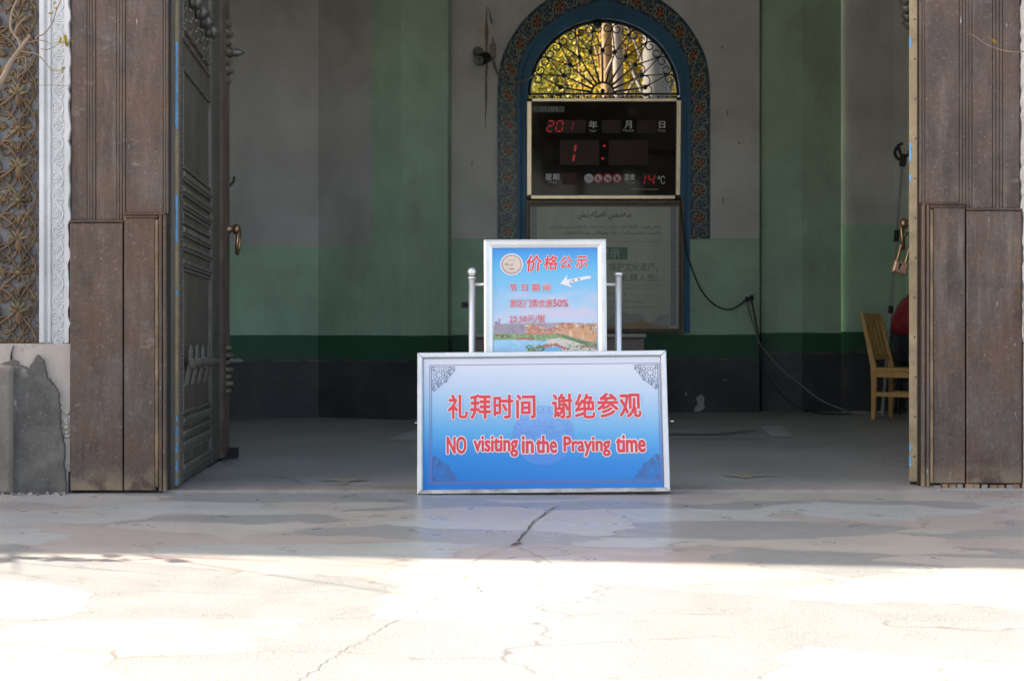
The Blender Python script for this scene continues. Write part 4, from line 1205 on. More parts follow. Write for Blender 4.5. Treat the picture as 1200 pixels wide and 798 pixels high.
for (xa, ya) in ((618, 117), (792, 115.5), (617.5, 229.5), (792, 229.5)):
    g = MB(); p = cb(xa, ya + 5); q = cb(xa + 5, ya); g.boxf(FC, p[0], q[0], p[1], q[1], -0.05, 0.012, M['rubber'], 0.004); g.build("corner_cap", clock)
SEG = {'0': 'abcdef', '1': 'bc', '2': 'abged', '4': 'fgbc', '8': 'abcdefg'}
def digit(mb, ch, px, py, w_, h_, mat, c=0.003, th=0.16):
    """seven segment digit centred on px,py; slanted"""
    W_, H_ = w_ * YC / FPX, h_ * YC / FPX
    cx, cz_ = cb(px, py); t = W_ * th * 1.1
    sl = 0.16
    def pt(x, z): return (cx + x + z * sl, cz_ + z)
    hx, hz = W_ / 2, H_ / 2
    S = {'a': (-hx, hz, hx, hz), 'g': (-hx, 0, hx, 0), 'd': (-hx, -hz, hx, -hz), 'f': (-hx, 0, -hx, hz), 'b': (hx, 0, hx, hz), 'e': (-hx, -hz, -hx, 0), 'c': (hx, -hz, hx, 0)}
    for s in SEG[ch]:
        x0, z0, x1, z1 = S[s]
        e = t * .62
        if z0 == z1: poly = [(x0 + e, z0), (x0 + e + t / 2, z0 + t / 2), (x1 - e - t / 2, z0 + t / 2), (x1 - e, z0), (x1 - e - t / 2, z0 - t / 2), (x0 + e + t / 2, z0 - t / 2)]
        else: poly = [(x0, z0 + e), (x0 + t / 2, z0 + e + t / 2), (x0 + t / 2, z1 - e - t / 2), (x0, z1 - e), (x0 - t / 2, z1 - e - t / 2), (x0 - t / 2, z0 + e + t / 2)]
        mb.flat(FC, [pt(*p) for p in poly], c, mat)
g = MB()
for (xa, xb, ya, yb) in ((641, 686, 157, 142), (705, 727, 157, 142), (746, 769, 157, 142), (656, 702, 194, 165), (713, 759, 194, 165), (659, 676, 216.5, 203), (751, 769, 217, 204)):
    g = MB(); p = cb(xa, ya); q = cb(xb, yb); g.flat(FC, [p, (q[0], p[1]), q, (p[0], q[1])], 0.0015, M['led_off']); g.build("digit_window", clock)
for px in (668, 680, 710, 721, 752, 763):
    g = MB(); digit(g, '8', px, 149.5, 7.0, 11.5, M['led_off2'], 0.0022); g.build("unlit_digit", clock)
for px in (668, 688, 726, 746):
    g = MB(); digit(g, '8', px, 180, 13, 22, M['led_off2'], 0.0022); g.build("unlit_digit", clock)
for ch, px, py, w_, h_, m_ in (('2', 644.5, 149, 7.0, 12, 'led'), ('0', 655.5, 149, 7.0, 12, 'led'), ('1', 667.5, 149, 7.0, 12, 'led_dim'), ('1', 666.5, 180, 13, 22, 'led'),
                               ('1', 752.2, 211, 6.5, 11, 'led'), ('4', 763, 211, 6.5, 11, 'led'), ('1', 663.5, 211, 4, 7, 'led_dim'), ('1', 669, 211, 4, 7, 'led_dim')):
    g = MB(); digit(g, ch, px, py, w_, h_, M[m_]); g.build("digit", clock)
for px, py in ((708, 171.8), (706, 186.3)):
    g = MB(); g.ell(FC, *cb(px, py), 0.003, 0.0125, 0.0125, M['led'], 14); g.build("colon_dot", clock)
def cbox(xa, xb, ya, yb):
    p = cb(xa, yb); q = cb(xb, ya); return (p[0], q[0], p[1], q[1])
for s, bxx, m_, bold in (("年", (689.5, 699.5, 143, 151.5), 'clock_white', .012), ("Year", (689.5, 698.8, 152.6, 155.6), 'clock_grey', .01), ("月", (731.5, 739.6, 143, 151.5), 'clock_white', .012),
                         ("Month", (729.5, 742.2, 152.4, 155.4), 'clock_grey', .01), ("日", (771.6, 778.5, 143.5, 151), 'clock_white', .012), ("Day", (771, 779, 152.4, 156.4), 'clock_grey', .01),
                         ("星期", (639, 655.5, 204, 211.5), 'clock_white', .012), ("Week", (642.3, 653.5, 212.2, 215.6), 'clock_grey', .01),
                         ("温度", (731, 743.8, 204.5, 211.5), 'clock_white', .012), ("Temp", (731.5, 744, 212.4, 216), 'clock_grey', .01), ("℃", (770.5, 779, 206.5, 216), 'clock_white', .0)):
    g = MB(); g.text(FC, s, cbox(*bxx), 0.003, M[m_], bold); g.build("lettering", clock)
g = MB(); p = cb(624, 133); q = cb(661, 126.2); g.flat(FC, [p, (q[0], p[1]), q, (p[0], q[1])], 0.002, M['clock_tag'])
for k, xx in enumerate((634.5, 642.5, 648)):
    for (xa, xb, ya, yb) in ((0, .8, 127.4, 131.6), (4 if k != 1 else 3.4, 4.8 if k != 1 else 4.2, 127.4, 131.6), (0, 4.6, 127.4, 128.1)):
        p = cb(xx + xa, yb); q = cb(xx + xb, ya); g.flat(FC, [p, (q[0], p[1]), q, (p[0], q[1])], 0.0028, M['clock_grey'])
g.build("name_tag", clock)
M['clock_red'] = fmat("prohibition_red", (0.70, 0.045, 0.045), .5)
for k, px in enumerate((690, 701, 712, 723)):
    g = MB(); c_ = cb(px, 209.5)
    if k: g.ell(FC, *c_, 0.002, 0.047, 0.047, M['clock_red'], 22)
    else: g.ell(FC, *c_, 0.002, 0.045, 0.045, M['white_print'], 22)
    g.ell(FC, *c_, 0.0026, 0.035, 0.035, M['white_print'], 22)
    d = 0.020
    if k == 0:
        g.line(FC, [(c_[0] - d, c_[1] - d), (c_[0] + d, c_[1] + d)], 0.005, 0.0032, M['clock_grey']); g.line(FC, [(c_[0] - d, c_[1] + d), (c_[0] + d, c_[1] - d)], 0.005, 0.0032, M['clock_red'])
    else:
        blob = {1: [(-.018, -.016), (.016, -.016), (.012, -.004), (.004, .002), (.004, .020), (-.006, .020), (-.006, .0), (-.018, -.006)],
                2: [(-.024, -.004), (.0, .006), (.022, .004), (.022, -.006), (-.004, -.012)],
                3: [(-.012, -.020), (.010, -.020), (.016, -.006), (.006, .018), (-.008, .018), (-.016, .002)]}[k]
        g.flat(FC, [(c_[0] + x, c_[1] + z) for x, z in blob], 0.0030, M['alu_side'])
        g.line(FC, [(c_[0] - .029, c_[1] + .029), (c_[0] + .029, c_[1] - .029)], 0.010, 0.0034, M['clock_red'])
    g.build("prohibition_symbol", clock)
g = MB(); p = cb(738, 222.4); q = cb(771, 221.6); g.flat(FC, [p, (q[0], p[1]), q, (p[0], q[1])], 0.002, M['clock_grey']); g.build("printed_line", clock)

# ------------------------------------------------------------------ notice board under the clock
YN = 12.44
FN = wall_frame(YN)
def nb(px, py): return (PX(px, YN), PZ(py, YN))
def nbox(xa, xb, ya, yb):
    p = nb(xa, yb); q = nb(xb, ya); return (p[0], q[0], p[1], q[1])
notice = thing("notice_board", "framed grey green notice board with Uyghur and Chinese lettering below the clock", "notice board", (PX(708, YN), YN, PZ(389, YN)))
M['notice'] = NT("notice_panel")
_n = M['notice']
M['notice'] = _n.done(_n.ramp(_n.noise(2.2, 4, 0.6, _n.scale(_n.pos, (2.0, 1, 0.5))), [(0.3, (0.46, 0.475, 0.395)), (0.7, (0.59, 0.585, 0.475))]), 0.28, 0, 0.45)
M['notice_strip'] = flatmat("notice_strip", (0.27, 0.275, 0.30), 0.35, vary=0.2, sc=40)
M['notice_dot'] = flatmat("notice_strip_dot", (0.36, 0.365, 0.385), 0.35)
M['brown_frame'] = flatmat("brown_board_frame", (0.19, 0.135, 0.075), 0.45, vary=0.2, sc=10)
M['brown_frame_dark'] = flatmat("dark_board_frame", (0.085, 0.058, 0.038), 0.45, vary=0.2, sc=10)
M['notice_text'] = fmat("notice_dark_print", (0.085, 0.062, 0.058), .4)
M['notice_green'] = fmat("notice_green_print", (0.12, 0.26, 0.18), .4)
M['notice_pale'] = fmat("notice_pale_print", (0.54, 0.56, 0.47), .4)
M['notice_orange'] = fmat("notice_orange_print", (0.47, 0.32, 0.17), .4)
M['notice_hill'] = fmat("notice_grey_hill", (0.40, 0.395, 0.38), .4)
M['notice_soft'] = fmat("notice_soft_print", (0.27, 0.26, 0.22), .4)
g = MB(); p = nb(618, 388); q = nb(799, 238); g.boxf(FN, p[0], q[0], p[1], q[1], -0.03, 0.0, M['notice']); g.build("panel", notice)
def rect_frame(mb, fr, o, i, c0, c1, mat):
    """four mitred rails between outer and inner (a0,a1,b0,b1)"""
    O = [(o[0], o[2]), (o[1], o[2]), (o[1], o[3]), (o[0], o[3])]; I = [(i[0], i[2]), (i[1], i[2]), (i[1], i[3]), (i[0], i[3])]
    for k in range(4):
        j = (k + 1) % 4
        mb.prism(fr, [O[k], O[j], I[j], I[k]], c0, c1, mat)
g = MB()
rect_frame(g, FN, nbox(616.5, 800.2, 235.4, 389.3), nbox(618.6, 798.2, 238.4, 387.6), -0.03, 0.030, M['brown_frame'])
rect_frame(g, FN, nbox(618.6, 798.2, 238.4, 387.6), nbox(620, 796.6, 240.2, 386.4), -0.01, 0.018, M['brown_frame_dark'])
rect_frame(g, FN, nbox(620, 796.6, 240.2, 386.4), nbox(621.6, 795, 241.8, 385), -0.01, 0.024, M['brown_frame'])
g.build("frame", notice)
for xa, xb in ((623, 629), (786, 792.4)):
    g = MB(); bb = nbox(xa, xb, 242.5, 382)
    g.flat(FN, [(bb[0], bb[2]), (bb[1], bb[2]), (bb[1], bb[3]), (bb[0], bb[3])], 0.0012, M['notice_strip'])
    for k in range(26): g.ell(FN, (bb[0] + bb[1]) / 2, bb[2] + (k + .5) * (bb[3] - bb[2]) / 26, 0.0018, 0.012, 0.015, M['notice_dot'], 8)
    g.build("border_strip", notice)
g = MB()
g.text(FN, shape_rtl("سەمىمىي ئەسكەرتىش"), nbox(677, 739.5, 246.3, 259), 0.002, M['notice_text'], 0.006)
g.build("lettering", notice); g = MB()
g.text(FN, shape_rtl("مىللىي قۇرۇپ، ئاللاھتا تەۋبەت قىلىپ، مەدەنىيەت يادىكارلىقلىرىنى قوغدايلى؛"), nbox(644, 774, 263.5, 269.5), 0.002, M['notice_text'])
g.build("lettering", notice); g = MB()
g.text(FN, shape_rtl("مەسچىت مۇھىتىنى ئاسراپ، ناماز ئوقۇغانلارنى سۈرەتكە تارتمايلى."), nbox(660, 773.5, 270, 276.5), 0.002, M['notice_text'])
g.build("lettering", notice)
g = MB(); bb = nbox(676, 735.5, 289.8, 304.2); g.flat(FN, [(bb[0], bb[2]), (bb[1], bb[2]), (bb[1], bb[3]), (bb[0], bb[3])], 0.0012, M['notice_green'])
g.text(FN, "提示", nbox(702, 726, 291.6, 302.4), 0.002, M['notice_pale'], 0.012); g.build("heading_block", notice)
g = MB()
g.text(FN, "保护文化遗产，", nbox(713.5, 770.5, 308, 318), 0.002, M['notice_green'], 0.006); g.build("lettering", notice); g = MB()
g.text(FN, "礼拜人员。", nbox(728, 771, 321.5, 330), 0.002, M['notice_green'], 0.006)
g.build("lettering", notice)
g = MB()
g.text(FN, "MEMO", nbox(704, 733, 342, 347), 0.002, M['notice_soft']); g.build("lettering", notice); g = MB()
g.text(FN, "cultural heritage,", nbox(714, 753, 351.5, 355.5), 0.002, M['notice_soft'], 0.0, 0.3); g.build("lettering", notice); g = MB()
g.text(FN, "with presence of believers.", nbox(714, 769, 358.5, 362.5), 0.002, M['notice_soft'], 0.0, 0.3)
g.build("lettering", notice)
for y, xa, xb in ((283.5, 634, 776), (334.2, 634, 776), (338, 660, 783)):
    g = MB(); g.line(FN, [nb(xa, y), nb(xb, y)], 0.004, 0.0016, M['notice_soft']); g.build("printed_line", notice)
g = MB()
hill = [nb(630, 384.5)] + [nb(630 + 155 * k / 30, 370 + 5.5 * math.sin(k * .55) + 3 * math.sin(k * 1.3)) for k in range(31)] + [nb(785, 384.5)]
g.flat(FN, hill, 0.0011, M['notice_hill'])
dune = [nb(630, 384.6)] + [nb(630 + 155 * k / 30, 379.5 - 3.5 * math.cos(k * .42 - 3.4)) for k in range(31)] + [nb(785, 384.6)]
g.flat(FN, dune, 0.0015, M['notice_orange'])
g.build("printed_hills", notice)

# ------------------------------------------------------------------ sockets, cables, camera on the back wall
M['outlet'] = flatmat("outlet_white", (0.62, 0.61, 0.60), 0.4, vary=0.04)
out = thing("power_outlet", "white double wall outlet with black plugs on the green wall", "power outlet", (bx(877.5), YB, bz_(350)))
g = MB(); g.boxf(FB, bx(872), bx(883.2), bz_(354.5), bz_(345.8), 0.0, 0.02, M['outlet'], 0.005); g.build("plate", out)
for px, py in ((875, 350), (880, 348.2)):
    g = MB(); g.boxf(FB, bx(px - 2), bx(px + 2), bz_(py + 3.6), bz_(py - 2), 0.0205, 0.055, M['rubber'], 0.006); g.build("plug", out)
g = MB(); g.boxf(FB, bx(882), bx(890), bz_(344.6), bz_(343), 0.001, 0.018, bandC, 0.003); g.build("conduit", out)
sw = thing("power_outlet", "small grey wall outlet behind the left stainless post", "power outlet", (bx(545), YB, bz_(357)))
g = MB(); g.boxf(FB, bx(540.6), bx(550), bz_(361), bz_(353.6), 0.0, 0.02, fmat("outlet_grey", (.30, .30, .29)), 0.005); g.build("plate", sw)
g = MB(); g.boxf(FB, bx(542.4), bx(548.6), bz_(359.6), bz_(355), 0.0205, 0.026, M['alu_side'], 0.002); g.build("socket_face", sw)
def smooth(pts, n=8):
    out = []
    for i in range(len(pts) - 1):
        p0, p1, p2, p3 = (Vector(pts[max(i - 1, 0)]), Vector(pts[i]), Vector(pts[i + 1]), Vector(pts[min(i + 2, len(pts) - 1)]))
        for k in range(n):
            t = k / n
            out.append(0.5 * (2 * p1 + (p2 - p0) * t + (2 * p0 - 5 * p1 + 4 * p2 - p3) * t * t + (3 * p1 - p0 - 3 * p2 + p3) * t ** 3))
    out.append(Vector(pts[-1])); return out
def cable(name, label, pix, r, mat):
    g = MB(); g.tube(smooth([P(x, y, Y) for x, y, Y in pix]), r, mat, 6)
    return tag(g.build(name), label, "cable")
M['cable_grey'] = fmat("grey_cable", (0.23, 0.225, 0.22)); M['cable_black'] = fmat("black_cable", (0.02, 0.02, 0.02))
cable("power_cable", "thin dark cable looping from the blue window frame to the outlet", [(797, 232, 12.40), (800, 262, 12.40), (804, 292, 12.43), (812, 318, 12.46), (822, 340, 12.47), (836, 356, 12.47), (852, 362.5, 12.47), (864, 359, 12.46), (874, 351, 12.44)], 0.0065, M['cable_black'])
cable("power_cable", "light grey cable hanging from the outlet to the floor by the chair", [(875.5, 354, 12.44), (878, 366, 12.44), (885, 386, 12.42), (890, 402, 12.40), (904, 420, 12.36), (918, 435, 12.32), (936, 449, 12.3), (952, 462, 12.2), (968, 472, 12.15), (986, 479, 12.1), (1003, 485.6, 12.0), (1030, 485.5, 12.05), (1062, 484, 12.1)], 0.0075, M['cable_grey'])
cable("power_cable", "black cable hanging slackly from the outlet and lying along the black wall base", [(880.5, 352, 12.43), (884, 368, 12.43), (888, 390, 12.42), (890.5, 410, 12.41), (893, 430, 12.40), (902, 444, 12.36), (916, 462, 12.32), (932, 475, 12.28), (946, 481.2, 12.18), (964, 484.3, 12.08), (985, 485, 12.05), (1001, 485.6, 12.02)], 0.0075, M['cable_black'])

cctv = thing("security_camera", "small dark camera on a stained bracket left of the tile border", "camera", P(574, 62, YB))
g = MB(); g.boxf(FB, bx(573.5), bx(581.5), bz_(69), bz_(53), 0.0, 0.045, fmat("bracket_grey", (.30, .285, .25)), 0.006)
g.tube([P(577, 68, YB - .03), P(574, 71, YB - .10), P(569, 69, YB - .16)], 0.014, M['cable_grey'], 8); g.build("bracket", cctv)
g = MB()
c0 = P(566.5, 69, YB - .14); ax = Vector((-.45, -.8, -.38)).normalized()
g.lathe(c0 - ax * 0.07, ax, [(0.030, 0), (0.052, 0.01), (0.056, 0.12), (0.050, 0.15)], M['rubber'], 18); g.build("body", cctv)
g = MB(); g.lathe(c0 + ax * 0.081, ax, [(0.048, 0), (0.048, 0.02), (0.034, 0.022), (0.030, 0.012)], fmat("lens_ring", (.2, .2, .2), .25), 18); g.build("lens", cctv)
g = MB()
c1 = P(560.5, 63, YB - .05)
g.lathe(P(560.5, 62, YB), (0, -1, 0), [(0.055, 0), (0.055, 0.02), (0.04, 0.05), (0.01, 0.06)], fmat("mount_grey", (.22, .215, .20)), 16); g.build("mount", cctv)
cable("camera_cable", "grey wire curling from the wall camera across the tile border into the window", [(578, 69, 12.45), (580, 78, 12.45), (584, 87, 12.44), (592, 95, 12.44), (604, 98, 12.44), (614, 95, 12.44), (622, 90.5, 12.5), (626, 88, 12.62)], 0.011, fmat("wire_grey", (.20, .19, .175)))

# ------------------------------------------------------------------ desk behind the signs
M['desk_top'] = flatmat("desk_top_grey", (0.42, 0.40, 0.385), 0.35, vary=0.1, sc=6)
M['desk'] = flatmat("desk_brown_board", (0.26, 0.205, 0.17), 0.5, vary=0.15, sc=7)
YD = 11.2
desk = thing("desk", "low brown desk with grey top edge half hidden behind the signs", "desk", (PX(655, YD), YD + .3, 0))
xa, xb = PX(549, YD), PX(757.5, YD)
zt = PZ(391, YD)
g = MB(); g.box(xa, xb, YD, YD + 0.6, zt - 0.035, zt, M['desk_top'], 0.006); g.build("desk_top", desk)
g = MB(); g.box(xa + .045, xb - .045, YD + .05, YD + .068, 0.12, zt - 0.036, M['desk']); g.build("front_panel", desk)
for x in (xa + .02, xb - .044):
    g = MB(); g.box(x, x + 0.024, YD + .03, YD + 0.58, 0.005, zt - 0.036, M['desk']); g.build("side_panel", desk)

# ------------------------------------------------------------------ signs
def sign_frame(BLp, BRp, TLp, Y0, tilt):
    n = Vector((0, -math.cos(tilt), math.sin(tilt)))
    p0 = Vector((0, Y0, 0))
    BL, BR, TL = (ray_plane(*p, p0, n) for p in (BLp, BRp, TLp))
    u = (BR - BL).normalized(); v = n.cross(u).normalized()
    if v.z < 0: v = -v
    f = Frame(BL, u, v, n)
    return f, (BR - BL).length, (TL - BL).dot(v)
# price sign on its stainless stand
SP, SW, SH = sign_frame((567.3, 411), (711.2, 410.4), (569.3, 281.2), 6.01, R(4))
def sp(px, py): return SP.px(px, py)
def spbox(xa, xb, ya, yb):
    p = sp(xa, yb); q = sp(xb, ya); return (p[0], q[0], p[1], q[1])
price = thing("price_sign", "upright framed price board with blue sky and town picture on a steel stand", "sign", SP(SW / 2, -0.55, -0.05))
price.location.z = 0.006
lowb = -0.20      # the board goes on down behind the lower sign
rw = 0.040
for (o1, o2, i2, i1) in (((0, lowb), (SW, lowb), (SW - rw, lowb + rw), (rw, lowb + rw)), ((SW, lowb), (SW, SH), (SW - rw, SH - rw), (SW - rw, lowb + rw)),
                         ((SW, SH), (0, SH), (rw, SH - rw), (SW - rw, SH - rw)), ((0, SH), (0, lowb), (rw, lowb + rw), (rw, SH - rw))):
    g = MB()
    ins = 0.26
    l = lambda p, q, t: (p[0] + (q[0] - p[0]) * t, p[1] + (q[1] - p[1]) * t)
    m1, m2 = l(o1, i1, ins), l(o2, i2, ins); k1, k2 = l(o1, i1, .62), l(o2, i2, .62)
    prof = [(o1, o2, -0.02), (o1, o2, 0.004), (m1, m2, 0.013), (k1, k2, 0.010), (i1, i2, 0.003)]
    V = []
    for a, b, c in prof: V += [SP(*a, c), SP(*b, c)]
    g.faces(V, [(2 * k, 2 * k + 1, 2 * k + 3, 2 * k + 2) for k in range(4)], M['alu'])
    g.build("frame_rail", price)
def mat_sky_print():
    m = NT("sky_picture_print")
    z = m.sep()[2]
    zz = m.math('DIVIDE', m.math('SUBTRACT', z, PZ(411, 6.1)), PZ(288, 6.1) - PZ(411, 6.1))
    c = m.ramp(zz, [(0.0, srgb(178, 202, 222)), (0.30, srgb(178, 202, 224)), (0.5, srgb(140, 190, 220)), (0.78, srgb(92, 176, 218)), (1.0, srgb(48, 130, 206))])
    cl = m.noise(7.0, 6, 0.6, m.scale(m.pos, (0.55, 1, 1.5)))
    band = m.math('MULTIPLY', m.ramp(zz, [(0.26, 0.4), (0.36, 1.0), (0.50, 0.9), (0.60, 0.0)]), m.ramp(cl, [(0.44, 0.0), (0.62, 0.9)]))
    c = m.mix(band, c, srgb(206, 192, 210))
    return m.done(c, 0.22, 0, 0.4)
M['sky_print'] = mat_sky_print()
g = MB(); g.boxf(SP, 0.01, SW - 0.01, lowb + .01, SH - 0.01, -0.018, 0.0, M['sky_print']); g.build("printed_panel", price)
g = MB(); g.boxf(SP, 0.004, SW - 0.004, lowb, SH - 0.004, -0.030, -0.0205, M['alu_side']); g.build("back_panel", price)
# printed town picture along the foot
pr = {k: fmat("print_" + k, srgb(*v), .25) for k, v in dict(lake=(150, 198, 226), lake2=(120, 180, 215), green=(128, 158, 112), green2=(92, 128, 92), sand=(206, 178, 156), wall=(214, 160, 122), wall2=(190, 132, 100),
      far=(168, 154, 166), far2=(150, 140, 158), brick=(200, 128, 104), pale=(222, 204, 190), roof=(178, 110, 92), path=(206, 196, 186), dark=(112, 110, 90), town=(190, 158, 146)).items()}
pg = MB()
def pp(pts, k, c): pg.flat(SP, [sp(x, y) for x, y in pts], c, pr[k])
xl, xr = 578.6, 699.6
pp([(xl, 381), (590, 379.5), (612, 379), (640, 378.5), (660, 378), (680, 378), (xr, 380), (xr, 412), (xl, 412)], 'far', 0.0008)
rnd = random.Random(3)
for k in range(170):   # far roofs
    x = rnd.uniform(xl + 2, xr - 6); y = rnd.uniform(378, 391); w_, h_ = rnd.uniform(1.2, 4.5), rnd.uniform(1.0, 3.4)
    pp([(x, y + h_), (x + w_, y + h_), (x + w_, y), (x, y)], rnd.choice(['far', 'far2', 'far2', 'far'] if x < 615 else ['town', 'pale', 'wall', 'far2', 'brick']), 0.0009 + k * 2e-6)
pp([(584.5, 380), (584.5, 373.5), (586, 373.5), (586, 380)], 'far2', 0.0014); pp([(580, 380), (580, 377), (583.5, 376.5), (583.5, 380)], 'far2', 0.0014)
pp([(618, 393), (618, 385), (625, 382), (632, 383), (634, 387), (641, 385), (646, 386), (652, 383), (660, 385), (660, 392), (640, 393)], 'brick', 0.00145)
pp([(650, 384), (658, 380), (672, 380), (xr - .4, 384), (xr - .4, 402.5), (680, 397), (664, 393), (652, 390)], 'wall', 0.0015)
for k in range(46):
    x = rnd.uniform(652, xr - 2); y = rnd.uniform(378, 384); w_, h_ = rnd.uniform(1.5, 4), rnd.uniform(1.5, 4)
    pp([(x, y + h_), (x + w_, y + h_), (x + w_, y), (x, y)], rnd.choice(['pale', 'wall2', 'roof', 'town']), 0.0016 + k * 2e-6)
for k in range(30):
    x = rnd.uniform(654, xr - 1.5); y = rnd.uniform(385, 392); h_ = rnd.uniform(3, 8)
    pp([(x, y + h_), (x + .7, y + h_), (x + .7, y), (x, y)], 'wall2' if k % 2 else 'pale', 0.0017 + k * 2e-6)
for k in range(40):
    x = rnd.uniform(618, 658); y = rnd.uniform(384, 391); w_, h_ = rnd.uniform(1, 3), rnd.uniform(1, 3)
    pp([(x, y + h_), (x + w_, y + h_), (x + w_, y), (x, y)], rnd.choice(['roof', 'brick', 'town', 'far2', 'wall']), 0.0016 + k * 2e-6)
pp([(xl, 391), (600, 391.5), (640, 392.5), (652, 390.5), (664, 393), (680, 398), (xr - .4, 403), (xr - .4, 412), (xl, 412)], 'green', 0.0019)
pp([(652, 391), (664, 393.5), (680, 398.5), (xr - .4, 403.4), (xr - .4, 406), (678, 402), (664, 397)], 'green2', 0.0020)
pp([(640, 398), (655, 396), (672, 400), (686, 405), (xr - .4, 408), (xr - .4, 412), (640, 412)], 'path', 0.0020)
pp([(678, 404), (xr - .4, 407), (xr - .4, 409), (680, 406)], 'roof', 0.0021)
pp([(xl, 398.5), (600, 398), (612, 397.5), (630, 399), (642, 400), (640, 405), (620, 407), (619, 412), (xl, 412)], 'lake', 0.0021)
pp([(636, 412), (640, 407), (648, 404), (656, 407), (660, 412)], 'lake2', 0.0022)
pp([(603, 396.5), (618, 395.5), (627, 397), (624, 399), (616, 398), (606, 398.5)], 'roof', 0.0023)
pp([(628, 407), (640, 403), (652, 402), (664, 408), (662, 410), (650, 405), (640, 408), (630, 410)], 'roof', 0.0023)
for k in range(46):
    x, y = (rnd.uniform(617, 638), rnd.uniform(405, 411)) if k < 24 else ((rnd.uniform(xl + 2, 600), rnd.uniform(392, 396)) if k < 34 else (rnd.uniform(662, 696), rnd.uniform(404, 411)))
    p = sp(x, y); pg.ell(SP, p[0], p[1], 0.0024 + k * 2e-6, rnd.uniform(.003, .007), rnd.uniform(.003, .006), pr[rnd.choice(['dark', 'green2', 'green'])], 8)
for k in range(420):
    x = rnd.uniform(xl + 1, xr - 2.5); y = rnd.uniform(379, 411); w_, h_ = rnd.uniform(.6, 2.6), rnd.uniform(.5, 1.3)
    if y < 391: c_ = rnd.choice(['far', 'far2', 'far'] if x < 615 else ['town', 'pale', 'wall', 'wall2', 'roof', 'brick'])
    elif y < 397 or x > 662: c_ = rnd.choice(['green', 'green2', 'dark', 'sand', 'path', 'green', 'roof'])
    else: c_ = rnd.choice(['lake', 'lake2', 'lake', 'pale'])
    if x > 655 and 385 < y < 399: c_ = rnd.choice(['wall', 'wall2', 'sand', 'wall'])
    pp([(x, y + h_), (x + w_, y + h_ * .9), (x + w_ * .9, y), (x, y + h_ * .1)], c_, 0.0026 + k * 1.0e-6)
pg.build("printed_town", price)
# seal: plain ring and disc with small strokes
g = MB(); c_ = sp(599.6, 310); px2 = 6.05 / FPX
pr['seal'] = fmat("print_seal", srgb(212, 190, 176), .25); pr['seal2'] = fmat("print_seal_line", srgb(160, 140, 140), .25)
g.ell(SP, *c_, 0.0012, 13.6 * px2, 13.0 * px2, M['white_print'], 36); g.ell(SP, *c_, 0.0015, 12.4 * px2, 11.8 * px2, pr['seal2'], 36)
for k in range(30):
    q = 2 * math.pi * k / 30; g.ell(SP, c_[0] + 11.4 * px2 * math.cos(q), c_[1] + 10.8 * px2 * math.sin(q), 0.00165, .0028, .0022, pr['seal'], 8, q)
g.ell(SP, *c_, 0.0018, 10.4 * px2, 9.8 * px2, pr['seal'], 36)
for (a, b, c, d) in ((-8, 1, -4, 1), (-8, -.5, -3, -.5), (-2, 0, -2, -2), (0, 0, 0, -2.4), (0, 0, 2, 0), (-4, 5, -2, 5), (-1, 5, 1, 5), (2, 5, 4, 5), (-4, -5, 0, -6), (0, -6, 4, -5), (-2, -5, 2, -5)):
    g.line(SP, [(c_[0] + a * px2, c_[1] + b * px2), (c_[0] + c * px2, c_[1] + d * px2)], 0.004, 0.0021, pr['seal2'])
g.build("printed_seal", price)
def halo_text(mb, fr, s, box, c, bold, halo, mat='red_print', hmat='white_print', **kw):
    mb.text(fr, s, box, c, M[hmat], halo, n=14, **kw)
    mb.text(fr, s, box, c + 0.0006, M[mat], bold, **kw)
g = MB()
# title characters placed one by one, each a little different in height like brush writing
for s, bb in (("价", (617, 635, 299.5, 318.5)), ("格", (637.5, 653.5, 299.5, 316)), ("公", (656.5, 670.5, 300.5, 314.5)), ("示", (674.5, 688.5, 300.5, 314.5))):
    halo_text(g, SP, s, spbox(*bb), 0.0014, 0.020, 0.055, shear=0.10)
g.build("lettering", price)
g = MB()
for s, bb in (("节", (597.2, 605.4, 332.8, 341.6)), ("日", (611.6, 618.4, 333.2, 341)), ("期", (623.5, 632, 332.6, 341.2)), ("间", (636.8, 644.8, 332.6, 341.2))):
    halo_text(g, SP, s, spbox(*bb), 0.0014, 0.014, 0.050)
halo_text(g, SP, "景区门票优惠", spbox(597.6, 647, 351, 360.2), 0.0014, 0.006, 0.030)
halo_text(g, SP, "50%", spbox(648.2, 665.8, 351, 359.4), 0.0014, 0.010, 0.030)
g.build("lettering", price)
g = MB(); halo_text(g, SP, "22.50元/张", spbox(597, 638.6, 369, 378.2), 0.0030, 0.006, 0.028); g.build("lettering", price)
g = MB()
g.flat(SP, [sp(*p) for p in ((656.6, 332.5), (664.8, 322), (664.2, 328), (687, 323.6), (692.6, 323.8), (692.8, 326), (687, 327.4), (666.2, 332.2), (671, 337.2))], 0.0014, M['white_print'])
for x, y, w_ in ((667.6, 329.5, 1.2), (670.4, 328.8, 2.6), (677.2, 327.4, 2.4)):
    p = sp(x, y + 1.2); q = sp(x + w_, y - 1.2); g.flat(SP, [p, (q[0], p[1]), q, (p[0], q[1])], 0.0020, pr['seal2'])
g.build("printed_arrow", price)
